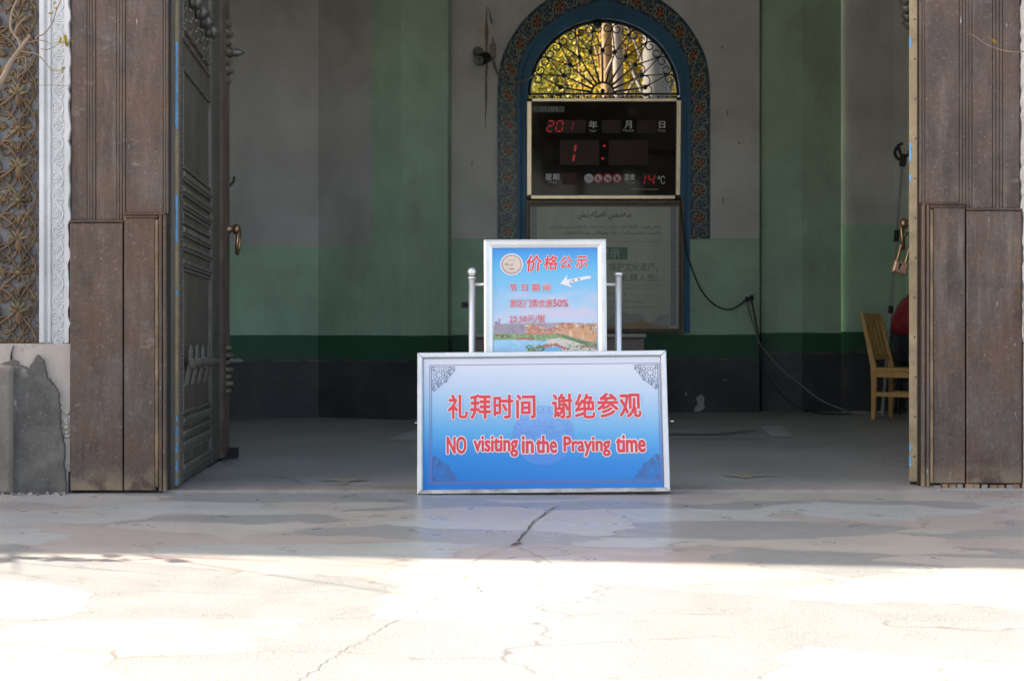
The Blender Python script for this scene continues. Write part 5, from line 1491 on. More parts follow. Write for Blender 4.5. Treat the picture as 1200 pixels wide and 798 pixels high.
# posts, caps, crossbars, feet
YPO = 6.13
def post(px, ball):
    g = MB(); X = PX(px, YPO); zt = PZ(327 if ball else 323, YPO)
    g.lathe((X, YPO, 0.012), (0, 0, 1), [(0.0165, 0), (0.0165, zt - 0.012)], M['steel'], 24); p_ = g.build("post", price)
    g = MB()
    if ball:
        zb_ = PZ(319.0, YPO)
        prof = [(0.0165, zt), (0.0215, zt + .002), (0.0215, zt + .007), (0.013, zt + .011), (0.011, zb_ - 0.019)] + [(0.0225 * math.cos(a), zb_ + 0.0225 * math.sin(a)) for a in [R(-60 + 15 * k) for k in range(11)]]
    else:
        prof = [(0.0165, zt), (0.0215, zt + .001), (0.0225, zt + .008), (0.018, zt + .014), (0.001, zt + .016)]
    g.lathe((X, YPO, 0), (0, 0, 1), prof, M['steel'], 24); g.build("post_cap", p_)
    g = MB(); g.lathe((X, YPO, 0.012), (0, 0, 1), [(0.11, 0), (0.11, 0.01), (0.09, 0.018), (0.02, 0.022)], M['steel_dull'], 24); g.build("post_foot", p_)
post(553.2, True); post(724.6, False)
g = MB()
for y in (333.4,):
    z = PZ(y, YPO)
    g.lathe((PX(553.2, YPO), YPO, z), (1, 0, 0), [(0.0085, 0), (0.0085, PX(724.6, YPO) - PX(553.2, YPO))], M['steel'], 16)
g.build("crossbar", price)
g = MB(); g.lathe((PX(553.2, YPO), YPO, 0.36), (1, 0, 0), [(0.0085, 0), (0.0085, PX(724.6, YPO) - PX(553.2, YPO))], M['steel'], 16); g.build("crossbar", price)

# large notice sign leaning on the stand
SL, LW, LH = sign_frame((489.0, 579.6), (785.2, 576.6), (492.6, 413.6), 5.86, R(9))
def lp(px, py): return SL.px(px, py)
def lbox(xa, xb, ya, yb):
    p = lp(xa, yb); q = lp(xb, ya); return (p[0], q[0], p[1], q[1])
big = thing("entry_sign", "wide blue framed sign with red lettering leaning at the door sill", "sign", SL(LW / 2, 0, 0))
rw = 0.025
for nm, (o1, o2, i2, i1), mt in (("frame_rail", ((0, 0), (LW, 0), (LW - rw, rw * .9), (rw, rw * .9)), 'alu_dirty'), ("frame_rail", ((LW, 0), (LW, LH), (LW - rw, LH - rw), (LW - rw, rw * .9)), 'alu'),
                         ("frame_rail", ((LW, LH), (0, LH), (rw, LH - rw), (LW - rw, LH - rw)), 'alu'), ("frame_rail", ((0, LH), (0, 0), (rw, rw * .9), (rw, LH - rw)), 'alu')):
    g = MB()
    l = lambda p, q, t: (p[0] + (q[0] - p[0]) * t, p[1] + (q[1] - p[1]) * t)
    m1, m2 = l(o1, i1, .12), l(o2, i2, .12); k1, k2 = l(o1, i1, .80), l(o2, i2, .80)
    e = 0.0012
    prof = [(o1, o2, -0.022), (o1, o2, 0.008), (m1, m2, 0.012), (k1, k2, 0.012), (i1, i2, 0.0015)]
    V = []
    for a, b, c in prof: V += [SL(*a, c), SL(*b, c)]
    g.faces(V[2:], [(2 * k, 2 * k + 1, 2 * k + 3, 2 * k + 2) for k in range(3)], M[mt])
    g.faces(V[:4], [(0, 1, 3, 2)], M['alu_side'])
    g.build(nm, big)
def mat_blue_print():
    m = NT("blue_gradient_print")
    z = m.math('DIVIDE', m.sep()[2], 0.66)
    x = m.math('MULTIPLY', m.sep()[0], 0.05)
    f = m.math('ADD', z, x)
    c = m.ramp(f, [(0.03, srgb(14, 112, 190)), (0.25, srgb(36, 132, 204)), (0.42, srgb(86, 162, 212)), (0.58, srgb(140, 184, 216)), (0.74, srgb(182, 198, 218)), (0.90, srgb(208, 209, 218))])
    return m.done(c, 0.22, 0, 0.4)
M['blue_print'] = mat_blue_print()
g = MB(); g.boxf(SL, 0.006, LW - 0.006, 0.006, LH - 0.006, -0.020, 0.0, M['blue_print']); g.build("printed_panel", big)
g = MB()
a0, a1, b0, b1 = lbox(503.6, 772.8, 425.4, 567)
p_ = [(a0, b0), (a1, b0), (a1, b1), (a0, b1)]
for ins in (0.0, 0.0085):
    q = [(a0 + ins, b0 + ins), (a1 - ins, b0 + ins), (a1 - ins, b1 - (ins if ins else 0)), (a0 + ins, b1 - (ins if ins else 0))]
    if ins: q = [(a0 + ins, b1 - .004), (a0 + ins, b0 + ins), (a1 - ins, b0 + ins), (a1 - ins, b1 - .004)]
    else: q = q + [q[0]]
    g.line(SL, q, 0.0026, 0.0011, M['plum_print'])
g.build("printed_border", big)
M['seam_shade'] = fmat("seam_and_shadow_grey", (0.20, 0.19, 0.185), .6)
g = MB()  # dark lines paint the groove and its shadow along the frame's inner edge
g.line(SL, [(rw, LH - rw - .0015), (LW - rw, LH - rw - .0015)], 0.004, 0.0012, M['seam_shade']); g.line(SL, [(rw + .0015, rw), (rw + .0015, LH - rw)], 0.003, 0.0013, M['seam_shade']); g.line(SL, [(LW - rw - .0015, rw), (LW - rw - .0015, LH - rw)], 0.002, 0.0013, M['seam_shade'])
g.build("frame_groove_shadow", big)
g = MB(); g.boxf(SL, 0.004, LW - 0.004, -0.0005, 0.0042, -0.02, 0.0132, M['rubber']); g.build("rubber_foot", big)
for (ca, cbb) in ((0.012, 0.012), (LW - 0.012, 0.012), (LW - 0.012, LH - 0.012), (0.012, LH - 0.012)):
    sx_, sz_ = (1 if ca < .5 else -1), (1 if cbb < .3 else -1)
    g = MB(); g.line(SL, [(ca - sx_ * .011, cbb - sz_ * .011), (ca + sx_ * .012, cbb + sz_ * .012)], 0.0028, 0.0127, M['seam_shade']); g.build("mitre_seam", big)
def corner_ornament(ax, bz, sx, sz):
    g = MB(); f = lambda a, b: (ax + sx * a, bz + sz * b); mt = M['navy_print']
    def sp_(a, b, r, st, tu, w_=0.0022, hand=1):
        pts = [f(a + hand * r * (1 - .75 * k / 14) * math.cos(st + tu * 6.283 * k / 14), b + r * (1 - .75 * k / 14) * math.sin(st + tu * 6.283 * k / 14)) for k in range(15)]
        g.line(SL, pts, w_, 0.0012, mt)
    for k in range(8):
        q = k * math.pi / 4; g.ell(SL, *f(0.040 + 0.015 * math.cos(q), 0.040 + 0.015 * math.sin(q)), 0.0012, 0.0050, 0.0028, mt, 8, q * sx * sz)
    g.line(SL, [f(0.040 + 0.026 * math.cos(q), 0.040 + 0.026 * math.sin(q)) for q in [k * math.pi / 10 for k in range(21)]], 0.0018, 0.0012, mt)
    for (a, b) in ((0.070, 0.018), (0.018, 0.070)):
        sp_(a, b, 0.014, 0, 1.2); sp_(a + .012, b + .012, 0.010, 2, 1.1, hand=-1)
    for (a, b, r) in ((0.092, 0.012, 0.010), (0.012, 0.092, 0.010), (0.072, 0.045, 0.012), (0.045, 0.072, 0.012), (0.070, 0.066, 0.010), (0.012, 0.012, 0.010), (0.108, 0.014, 0.007), (0.014, 0.108, 0.007), (0.088, 0.034, .008), (.034, .088, .008)):
        sp_(a, b, r, 1, 1.1)
        g.ell(SL, *f(a + .004, b + .006), 0.00125, 0.0042, 0.0026, mt, 7, .7)
    g.line(SL, [f(0.004, 0.115), f(0.004, 0.004), f(0.115, 0.004)], 0.0020, 0.0012, mt)
    g.line(SL, [f(0.020, 0.112), f(0.060, 0.080), f(0.080, 0.060), f(0.112, 0.020)], 0.0020, 0.0012, mt)
    g.build("corner_ornament", big)
i_ = 0.004
corner_ornament(a0 + i_, b1 - i_, 1, -1); corner_ornament(a1 - i_, b1 - i_, -1, -1); corner_ornament(a0 + .01, b0 + .01, 1, 1); corner_ornament(a1 - .01, b0 + .01, -1, 1)
# faint round seal in the middle of the print: plain rings and strokes
g = MB(); c_ = lp(637, 510); px2 = 5.88 / FPX
sm = fmat("seal_blue", srgb(92, 140, 200), .25)
def mat_seal():
    m = NT("seal_tint"); 
    c = m.ramp(m.math('DIVIDE', m.sep()[2], 0.66), [(0.2, srgb(66, 132, 208)), (0.42, srgb(98, 150, 210)), (0.6, srgb(136, 172, 216)), (0.8, srgb(160, 188, 222))])
    return m.done(c, 0.22, 0, 0.4)
st_ = mat_seal()
g.ell(SL, *c_, 0.0006, 35.5 * px2, 34.5 * px2, st_, 56)
for r_ in (35.5, 28):
    g.line(SL, [(c_[0] + r_ * px2 * math.cos(q), c_[1] + r_ * .97 * px2 * math.sin(q)) for q in [2 * math.pi * k / 56 for k in range(57)]], 0.0024, 0.0009, sm)
for k in range(28):
    q = 2 * math.pi * k / 28; g.ell(SL, c_[0] + 31.7 * px2 * math.cos(q), c_[1] + 30.7 * px2 * math.sin(q), 0.0009, 0.0060, 0.0036, sm, 8, q + .6)
for (a, b, c, d) in ((-12, 17, -9, 17), (-6, 17, -3, 17), (1, 17, 4, 17), (8, 17, 11, 17), (-12, 14, -9, 14), (-6, 14, -3, 14), (1, 14, 4, 14), (8, 14, 11, 14), (-13, 10.5, 13, 10.5), (-27, 4, -10, 4), (-25, 1, -12, 1), (-26, -1, -26, 4), (-20, -1, -20, 4), (-15, -2, -8, 2), (1, 2, 4, 8), (4, 8, 12, 9), (12, 9, 14, 1), (3, 1, 12, 1), (16, 3, 27, 4), (17, 0, 26, 0), (-6, -2, -2, -2), (0, -25, 2, -23), (-10, -22, -5, -26), (5, -26, 10, -22)):
    g.line(SL, [(c_[0] + a * px2, c_[1] + b * px2), (c_[0] + c * px2, c_[1] + d * px2)], 0.0032, 0.0009, sm)
g.build("printed_seal", big)
g = MB()
for s, bb in (("礼", (525.6, 547.6, 462.6, 490.6)), ("拜", (551.6, 574.6, 462.4, 490.6)), ("时", (579, 600.8, 463, 490)), ("间", (605.6, 626.8, 462.6, 490)),
              ("谢", (647.6, 669.6, 461.4, 489.8)), ("绝", (674.4, 696.6, 461.4, 489.8)), ("参", (700.4, 724, 460.6, 488.8)), ("观", (726.8, 750.4, 461.6, 489))):
    halo_text(g, SL, s, lbox(*bb), 0.0016, 0.026, 0.060)
g.build("lettering", big)
g = MB()
for s, bb in (("NO", (524, 546, 511.6, 531.6)), ("visiting", (555.6, 606.4, 510.8, 535)), ("in", (612.2, 624.6, 511.2, 530.6)), ("the", (628.8, 652, 510.6, 530.6)), ("Praying", (661, 714.6, 511, 534.4)), ("time", (722.6, 755.6, 510, 529.8))):
    halo_text(g, SL, s, lbox(*bb), 0.0016, 0.032, 0.080)
g.build("lettering", big)
g = MB()
for x0, x1, y in ((486, 489.4, 495.2), (786, 789.4, 493.2)):
    p = lp(x0, y); q = lp(x1, y); g.boxf(SL, min(p[0], q[0]), max(p[0], q[0]), p[1] - .002, p[1] + .002, -0.012, -0.004, M['steel_dull'])
g.build("hinge_pin", big)

# ------------------------------------------------------------------ wooden chair
M['pine'] = NT("varnished_wood")
_n = M['pine']; M['pine'] = _n.done(_n.ramp(_n.noise(9, 5, .6, _n.scale(_n.pos, (4, 4, .6))), [(0.3, (0.64, 0.335, 0.110)), (0.7, (0.82, 0.47, 0.175))]), 0.4, 0, .45)
chp = floor_pt(1043, 490, 0.004); 
chair = thing("wooden_chair", "light brown wooden slat back chair beside the right door leaf", "chair", (0, 0, 0))
yaw = R(-38)
fx = Vector((math.cos(yaw), math.sin(yaw), 0)); fy = Vector((-math.sin(yaw), math.cos(yaw), 0))     # forward, left (away from the camera)
near_rear = floor_pt(1024.5, 491.5, 0.004)
def cp(f, l, z): return near_rear + fx * f + fy * l + Vector((0, 0, z))
CWD, CDP, SZ = 0.40, 0.42, 0.46
def post_bar(mb, p0, p1, w0, d0, w1=None, d1=None):
    w1 = w1 or w0; d1 = d1 or d0
    V = []
    for p, w_, d_ in ((p0, w0, d0), (p1, w1, d1)):
        for a, b in ((-1, -1), (1, -1), (1, 1), (-1, 1)): V.append(p + fx * (a * d_ / 2) + fy * (b * w_ / 2))
    mb.faces(V, [(3, 2, 1, 0), (4, 5, 6, 7), (0, 1, 5, 4), (1, 2, 6, 5), (2, 3, 7, 6), (3, 0, 4, 7)], M['pine'])
for l in (0, CWD):
    g = MB()
    V = []
    for z, f, d_ in ((0, -0.005, .036), (0.30, 0.0, .046), (0.47, -0.004, .050), (0.70, -0.055, .040), (0.945, -0.115, .030)):
        for a, b in ((-1, -1), (1, -1), (1, 1), (-1, 1)): V.append(cp(f + a * d_ / 2, l + b * .017, z))
    F = [(3, 2, 1, 0), (16, 17, 18, 19)]
    for k in range(4):
        for j in range(4): F.append((k * 4 + j, k * 4 + (j + 1) % 4, k * 4 + 4 + (j + 1) % 4, k * 4 + 4 + j))
    g.faces(V, F, M['pine']); g.build("rear_post", chair, 0.004)
    g = MB(); post_bar(g, cp(CDP, l, 0), cp(CDP - .005, l, SZ - .032), .032, .032, .036, .042); g.build("leg", chair, 0.004)
g = MB()
V = [cp(f, l, z) for z in (SZ - .03, SZ) for f, l in ((-0.02, -.02), (CDP + .03, -.03), (CDP + .03, CWD + .03), (-0.02, CWD + .02))]
g.faces(V, [(3, 2, 1, 0), (4, 5, 6, 7), (0, 1, 5, 4), (1, 2, 6, 5), (2, 3, 7, 6), (3, 0, 4, 7)], M['pine']); g.build("seat", chair, 0.006)
for l in (0, CWD):
    g = MB(); V = [cp(f, l + b, z) for z in (SZ - .085, SZ - .031) for f, b in ((.02, -.011), (CDP - .02, -.011), (CDP - .02, .011), (.02, .011))]
    g.faces(V, [(3, 2, 1, 0), (4, 5, 6, 7), (0, 1, 5, 4), (1, 2, 6, 5), (2, 3, 7, 6), (3, 0, 4, 7)], M['pine']); g.build("apron", chair)
    g = MB(); V = [cp(f, l + b, z) for z in (.205, .245) for f, b in ((.02, -.010), (CDP - .015, -.010), (CDP - .015, .010), (.02, .010))]
    g.faces(V, [(3, 2, 1, 0), (4, 5, 6, 7), (0, 1, 5, 4), (1, 2, 6, 5), (2, 3, 7, 6), (3, 0, 4, 7)], M['pine']); g.build("stretcher", chair)
def back_f(z): return -0.004 - (z - 0.47) * 0.235
def back_bar(l0, l1, z0, z1, th=.020):
    g = MB(); V = [cp(back_f(z) + s_, l, z) for z in (z0, z1) for s_, l in ((-th / 2, l0), (th / 2, l0), (th / 2, l1), (-th / 2, l1))]
    g.faces(V, [(3, 2, 1, 0), (4, 5, 6, 7), (0, 1, 5, 4), (1, 2, 6, 5), (2, 3, 7, 6), (3, 0, 4, 7)], M['pine']); return g
back_bar(.018, CWD - .018, 0.875, 0.945, .024).build("top_rail", chair, .003)
back_bar(.018, CWD - .018, 0.53, 0.575, .022).build("lower_rail", chair, .003)
for k in range(4):
    l = 0.045 + k * 0.083
    back_bar(l, l + .052, 0.5755, 0.8745, .014).build("slat", chair)

# ------------------------------------------------------------------ seated person, mostly behind the door leaf
def skin_mesh(name, verts, edges, mat, parent=None, sub=2):
    me = bpy.data.meshes.new(name); me.from_pydata([v[0] for v in verts], edges, []); me.materials.append(mat)
    o = bpy.data.objects.new(name, me); COL.objects.link(o)
    sk = o.modifiers.new("skin", 'SKIN'); sk.use_smooth_shade = True
    for i, v in enumerate(verts):
        r = v[1] if isinstance(v[1], tuple) else (v[1], v[1])
        me.skin_vertices[0].data[i].radius = r
        me.skin_vertices[0].data[i].use_root = (i == 0)
    ss = o.modifiers.new("sub", 'SUBSURF'); ss.levels = sub; ss.render_levels = sub
    if parent: o.parent = parent; o.matrix_parent_inverse = parent.matrix_basis.inverted()
    return o
M['skin'] = fmat("skin", (0.40, 0.235, 0.16), .5); M['jacket'] = flatmat("red_jacket", (0.36, 0.018, 0.022), 0.7, vary=0.15, sc=12, bump=.4)
M['trousers'] = flatmat("dark_trousers", (0.022, 0.024, 0.035), 0.8, vary=0.2, sc=12, bump=.4); M['hair'] = fmat("black_hair", (0.012, 0.011, 0.010), .6)
M['shoe'] = fmat("dark_shoe", (0.03, 0.026, 0.022), .5)
HX, HY = 3.72, 12.18       # hip
def hv(f, l, z): return (HX + f, HY + l, z)
body = skin_mesh("person", [(hv(0, 0, .60), .07), (hv(.03, 0, .80), (.08, .09)), (hv(.10, 0, 1.02), (.09, .12)), (hv(.16, 0, 1.16), .06), (hv(.20, 0, 1.24), .048), (hv(.25, 0, 1.33), (.075, .085)), (hv(.27, 0, 1.43), (.085, .095)), (hv(.27, 0, 1.49), .05),
        (hv(.12, -.17, 1.08), .05), (hv(-.05, -.24, .87), .038), (hv(.06, -.27, .79), .026), (hv(.12, -.265, .77), .03),
        (hv(.12, .17, 1.08), .05), (hv(.12, .25, .82), .038), (hv(.34, .16, .72), .026), (hv(.41, .13, .72), .03),
        (hv(.02, -.10, .55), .06), (hv(.42, -.12, .52), .05), (hv(.44, -.12, .12), .035), (hv(.02, .10, .55), .06), (hv(.42, .12, .52), .05), (hv(.44, .12, .12), .035)],
    [(0, 1), (1, 2), (2, 3), (3, 4), (4, 5), (5, 6), (6, 7), (2, 8), (8, 9), (9, 10), (10, 11), (2, 12), (12, 13), (13, 14), (14, 15), (0, 16), (16, 17), (17, 18), (0, 19), (19, 20), (20, 21)], M['skin'])
tag(body, "seated person in a red jacket and dark trousers, mostly hidden by the right door edge", "person")
skin_mesh("jacket", [(hv(-.01, 0, .72), (.145, .175)), (hv(.03, 0, .86), (.14, .165)), (hv(.09, 0, 1.02), (.135, .175)), (hv(.15, 0, 1.15), (.075, .085)), (hv(.12, -.175, 1.08), .072), (hv(.02, -.225, .97), .066), (hv(-.06, -.245, .86), .058), (hv(.045, -.268, .80), .042),
        (hv(.12, .175, 1.08), .072), (hv(.12, .25, .82), .056), (hv(.30, .18, .735), .042)],
    [(0, 1), (1, 2), (2, 3), (2, 4), (4, 5), (5, 6), (6, 7), (2, 8), (8, 9), (9, 10)], M['jacket'], body)
skin_mesh("trousers", [(hv(-.01, 0, .62), (.135, .175)), (hv(0, 0, .80), (.115, .145)), (hv(.04, -.10, .56), .10), (hv(.42, -.12, .53), .075), (hv(.45, -.12, .10), .055), (hv(.04, .10, .56), .10), (hv(.42, .12, .53), .075), (hv(.45, .12, .10), .055)],
    [(1, 0), (0, 2), (2, 3), (3, 4), (0, 5), (5, 6), (6, 7)], M['trousers'], body)
skin_mesh("hair", [(hv(.235, 0, 1.46), (.095, .10)), (hv(.21, 0, 1.40), (.07, .085)), (hv(.28, 0, 1.50), (.085, .09))], [(0, 1), (0, 2)], M['hair'], body)
g = MB(); hf = Frame(hv(.27, 0, 1.40), (0, -1, 0), (0, 0, 1), (1, 0, 0))
for l in (-.032, .032): g.dome(hf, l, .012, .085, .014, .008, .006, M['white_print'], 0, 10); g.dome(hf, l, .012, .089, .006, .006, .004, M['hair'], 0, 8)
g.dome(hf, 0, -.022, .078, .014, .026, .030, M['skin']); g.dome(hf, 0, -.060, .076, .024, .007, .008, fmat("lips", (.33, .13, .11)))
for l in (-.088, .088): g.dome(Frame(hv(.26, 0, 1.40), (1, 0, 0), (0, 0, 1), (0, -1 if l > 0 else 1, 0)), 0, 0, .082, .018, .030, .014, M['skin'])
g.build("face", body)
for l in (-.12, .12):
    g = MB(); g.boxf(Frame(hv(.39, l, .02), (1, 0, 0), (0, 1, 0), (0, 0, 1)), 0, .27, -.045, .045, -.012, .06, M['shoe'], .02); g.build("shoe", body, .01)
for (wx, wy, wz, dx) in ((.11, -.265, .775, 1), (.40, .13, .72, 1)):
    vs, ed = [(hv(wx, wy, wz), .024), (hv(wx + .05, wy, wz - .005), (.034, .018))], [(0, 1)]
    for k in range(4):
        b = len(vs); o_ = (k - 1.5) * .019; ln = (.036, .042, .040, .030)[k]
        vs += [(hv(wx + .075, wy + o_, wz - .004), .009), (hv(wx + .075 + ln, wy + o_, wz - .012), .0085), (hv(wx + .080 + ln * 1.6, wy + o_, wz - .036), .0075)]
        ed += [(1, b), (b, b + 1), (b + 1, b + 2)]
    b = len(vs); vs += [(hv(wx + .03, wy - .04, wz - .006), .010), (hv(wx + .065, wy - .052, wz - .016), .0085)]; ed += [(0, b), (b, b + 1)]
    skin_mesh("hand", vs, ed, M['skin'], body, 1)
stool = thing("stool", "dark stool under the seated person in the red jacket", "stool", hv(.05, 0, 0))
g = MB(); g.lathe(hv(.05, 0, .42), (0, 0, 1), [(.16, 0), (.18, .01), (.18, .04), (.16, .05)], M['rubber'], 24); g.build("seat", stool)
for a, b in ((-.12, -.12), (.18, -.12), (.18, .12), (-.08, .12)):
    g = MB(); g.tube([hv(.05 + a * 1.1, b * 1.1, .006), hv(.05 + a * .8, b * .8, .42)], .016, M['rubber'], 8); g.build("leg", stool)

# long pole leaning in the corner: black hooked head, sleeve
pole = thing("reaching_pole", "long grey pole with black hooked head leaning in the corner behind the chair", "pole", P(1031, 470, 12.4))
pb, pt_ = P(1034, 486.5, 12.05), P(1057.5, 191, 12.2)
def pl(t): return pb + (pt_ - pb) * t
M['pole'] = fmat("grey_pole", (.34, .335, .315), .35)
g = MB(); g.tube([pl(0), pl(.70), pl(.705), pl(1)], [.017, .016, .013, .013], M['pole'], 10); g.build("shaft", pole)
g = MB(); g.tube([pl(.685), pl(.73)], .026, M['rubber'], 10); g.build("sleeve", pole)
g = MB(); g.tube([pl(.40), pl(.43)], .024, M['rubber'], 10); g.build("sleeve", pole)
g = MB()
def hp(x, y): return P(x, y, pt_.y - .01)
g.tube([pl(.985), hp(1058.5, 187), hp(1059.5, 181)], [.030, .036, .026], M['rubber'], 10)
g.tube(smooth([hp(1058, 187), hp(1052, 186), hp(1048.8, 180.5), hp(1050, 175), hp(1053, 172)]), .016, M['rubber'], 8)
g.tube(smooth([hp(1053, 172), hp(1054.5, 178), hp(1056.5, 184)]), .014, M['rubber'], 8)
g.tube(smooth([hp(1051.5, 171), hp(1055, 169.6), hp(1057.8, 168)]), .014, M['rubber'], 8)
g.tube(smooth([hp(1060, 184), hp(1064, 182), hp(1066, 177)]), .014, M['rubber'], 8)
g.build("hooked_head", pole)

# ------------------------------------------------------------------ plants: bare twigs in front, trees behind the window
def leafmat(name, c1, c2, transl=0.45):
    m = NT(name)
    oi = m.n.new("ShaderNodeNewGeometry")
    c = m.ramp(oi.outputs["Random Per Island"], [(0.0, c1), (1.0, c2)])
    m.done(c, 0.55, 0, 0.3)
    tr = m.n.new("ShaderNodeBsdfTranslucent"); m.l.new(c, tr.inputs[0])
    mx = m.n.new("ShaderNodeMixShader"); mx.inputs[0].default_value = transl
    m.l.new(m.b.outputs[0], mx.inputs[1]); m.l.new(tr.outputs[0], mx.inputs[2]); m.l.new(mx.outputs[0], m.out.inputs[0])
    return m.mat
M['leaf_y'] = leafmat("yellow_leaf", (0.25, 0.165, 0.010), (0.42, 0.32, 0.04))
M['leaf_m'] = leafmat("olive_leaf", (0.065, 0.085, 0.012), (0.27, 0.24, 0.028))
M['leaf_g'] = leafmat("green_leaf", (0.025, 0.05, 0.010), (0.15, 0.13, 0.015))
M['twig'] = flatmat("dry_twig", (0.23, 0.165, 0.12), 0.75, vary=0.2, sc=20)
def leaf(mb, p, d, side, L, w_, mat):
    d = d.normalized(); side = (side - d * side.dot(d)).normalized(); up = d.cross(side)
    V = [p, p + d * L * .35 + side * w_ / 2 + up * w_ * .15, p + d * L * .75 + side * w_ * .38 + up * w_ * .1, p + d * L, p + d * L * .75 - side * w_ * .38 + up * w_ * .1, p + d * L * .35 - side * w_ / 2 + up * w_ * .15]
    mb.faces(V, [(0, 1, 2, 3), (0, 3, 4, 5)], mat)
YT = 5.45
shrub = thing("young_tree", "bare grey brown branch with a few yellow leaves before the carved panel", "tree", (-2.55, YT, 0))
def tq(px, py, dy=0.0): return P(px, py, YT + dy)
g = MB()
def br(pts, r0, r1):
    q = smooth(pts, 5); n_ = len(q); g.tube(q, [r0 + (r1 - r0) * k / (n_ - 1) for k in range(n_)], M['twig'], 7)
br([Vector((-2.62, YT, 0)), Vector((-2.58, YT, .6)), Vector((-2.45, YT, 1.2)), tq(-18, 132), tq(0, 99), tq(12, 75), tq(25, 56), tq(35.5, 41.5)], .022, .0068)
br([tq(24, 57), tq(22, 48), tq(16, 40), tq(12.5, 33), tq(13, 20), tq(16, 9), tq(21, 0), tq(30, -14)], .0055, .0042)
br([tq(17, 40), tq(20, 32), tq(27, 23), tq(31, 19)], .004, .002)
br([tq(31, 50), tq(38, 49), tq(46, 47.5), tq(54, 49), tq(60, 53)], .003, .0012)
br([tq(42, 48), tq(43, 43.5), tq(50, 41), tq(57, 34), tq(62, 25), tq(66, 13), tq(70, 3), tq(73, -10)], .0032, .0018)
br([tq(25, 61), tq(33, 62), tq(41, 63), tq(48, 68), tq(55, 76), tq(60, 82), tq(63, 88)], .0036, .0014)
br([tq(15, 71), tq(22, 68), tq(29, 67), tq(30, 73), tq(30, 80), tq(26, 86), tq(20, 90), tq(8, 91)], .0028, .0012)
br([tq(48, 57.5), tq(54, 58.6), tq(62, 56), tq(69, 52), tq(76, 48.5)], .0022, .0012)
br([tq(60, 82), tq(66, 83), tq(72, 82)], .0016, .001)
br([tq(46, 100.5), tq(58, 100), tq(70, 100.5), tq(80, 101)], .0013, .0011)
# the unseen rest of the little tree, outside the left edge
rt = random.Random(5)
for k in range(16):
    b0 = Vector((-2.9 - rt.random() * .5, YT - .2 - rt.random() * .6, .6 + rt.random() * .5)); b1 = b0 + Vector((rt.uniform(-1.3, -.2), rt.uniform(-.7, .1), rt.uniform(.6, 1.4)))
    br([Vector((-2.62, YT, .15)), b0, b1], .010, .002)
g.build("branches", shrub)
g = MB()
def yl(px, py, ang, L, w_=.5):
    a = R(ang); d = Vector((math.cos(a), -.25, math.sin(a))); px_ = YT / FPX
    leaf(g, tq(px, py), d, Vector((-math.sin(a), -.5, math.cos(a))), L * px_, L * px_ * w_, M['leaf_y'])
for a in ((72, -2, 200, 7, .5), (66, 2, 240, 6, .5), (67, 8, 250, 5, .6), (56, 16.5, 5, 8, .3), (69, 53, 65, 10, .35), (76, 40, -70, 12, .5), (79, 56, 100, 9, .5), (82, 48, -10, 6, .5), (72, 82, 30, 6, .6), (73, 82, -80, 5, .6), (59, 79, -80, 4, .5)):
    yl(*a)
for k in range(45):
    z_ = rt.uniform(.8, 1.5)
    p = Vector((rt.uniform(-2.3, -1.02) - 1.40 * z_, rt.uniform(4.04, 4.16) + .333 * z_, z_))
    d = Vector((rt.uniform(-1, 1), rt.uniform(-1, 1), rt.uniform(-1, .4)))
    leaf(g, p, d, Vector((rt.uniform(-1, 1), rt.uniform(-1, 1), rt.uniform(-1, 1))), .10, .045, M['leaf_y'])
g.build("leaves", shrub)

tw = thing("twig", "thin curved dry twig with one yellow leaf before the right casing", "twig", P(1198, 61, 5.75))
g = MB(); q = smooth([P(1139, 40, 5.80), P(1152, 50, 5.78), P(1167, 57, 5.76), P(1182, 60.5, 5.74), P(1198, 61, 5.72), P(1225, 55, 5.70), P(1260, 30, 5.66)], 6)
g.tube(q, [.0012 + .0018 * k / len(q) for k in range(len(q))], M['twig'], 6)
g.tube(smooth([P(1167, 57, 5.76), P(1170, 53, 5.75), P(1167, 50, 5.75)], 5), .0006, M['twig'], 5); g.build("stem", tw)
g = MB(); s_ = 5.75 / FPX
leaf(g, P(1167.5, 51, 5.75), Vector((-.75, -.2, .65)), Vector((.6, -.5, .6)), 7 * s_, 3.4 * s_, M['leaf_y']); g.build("leaf", tw)

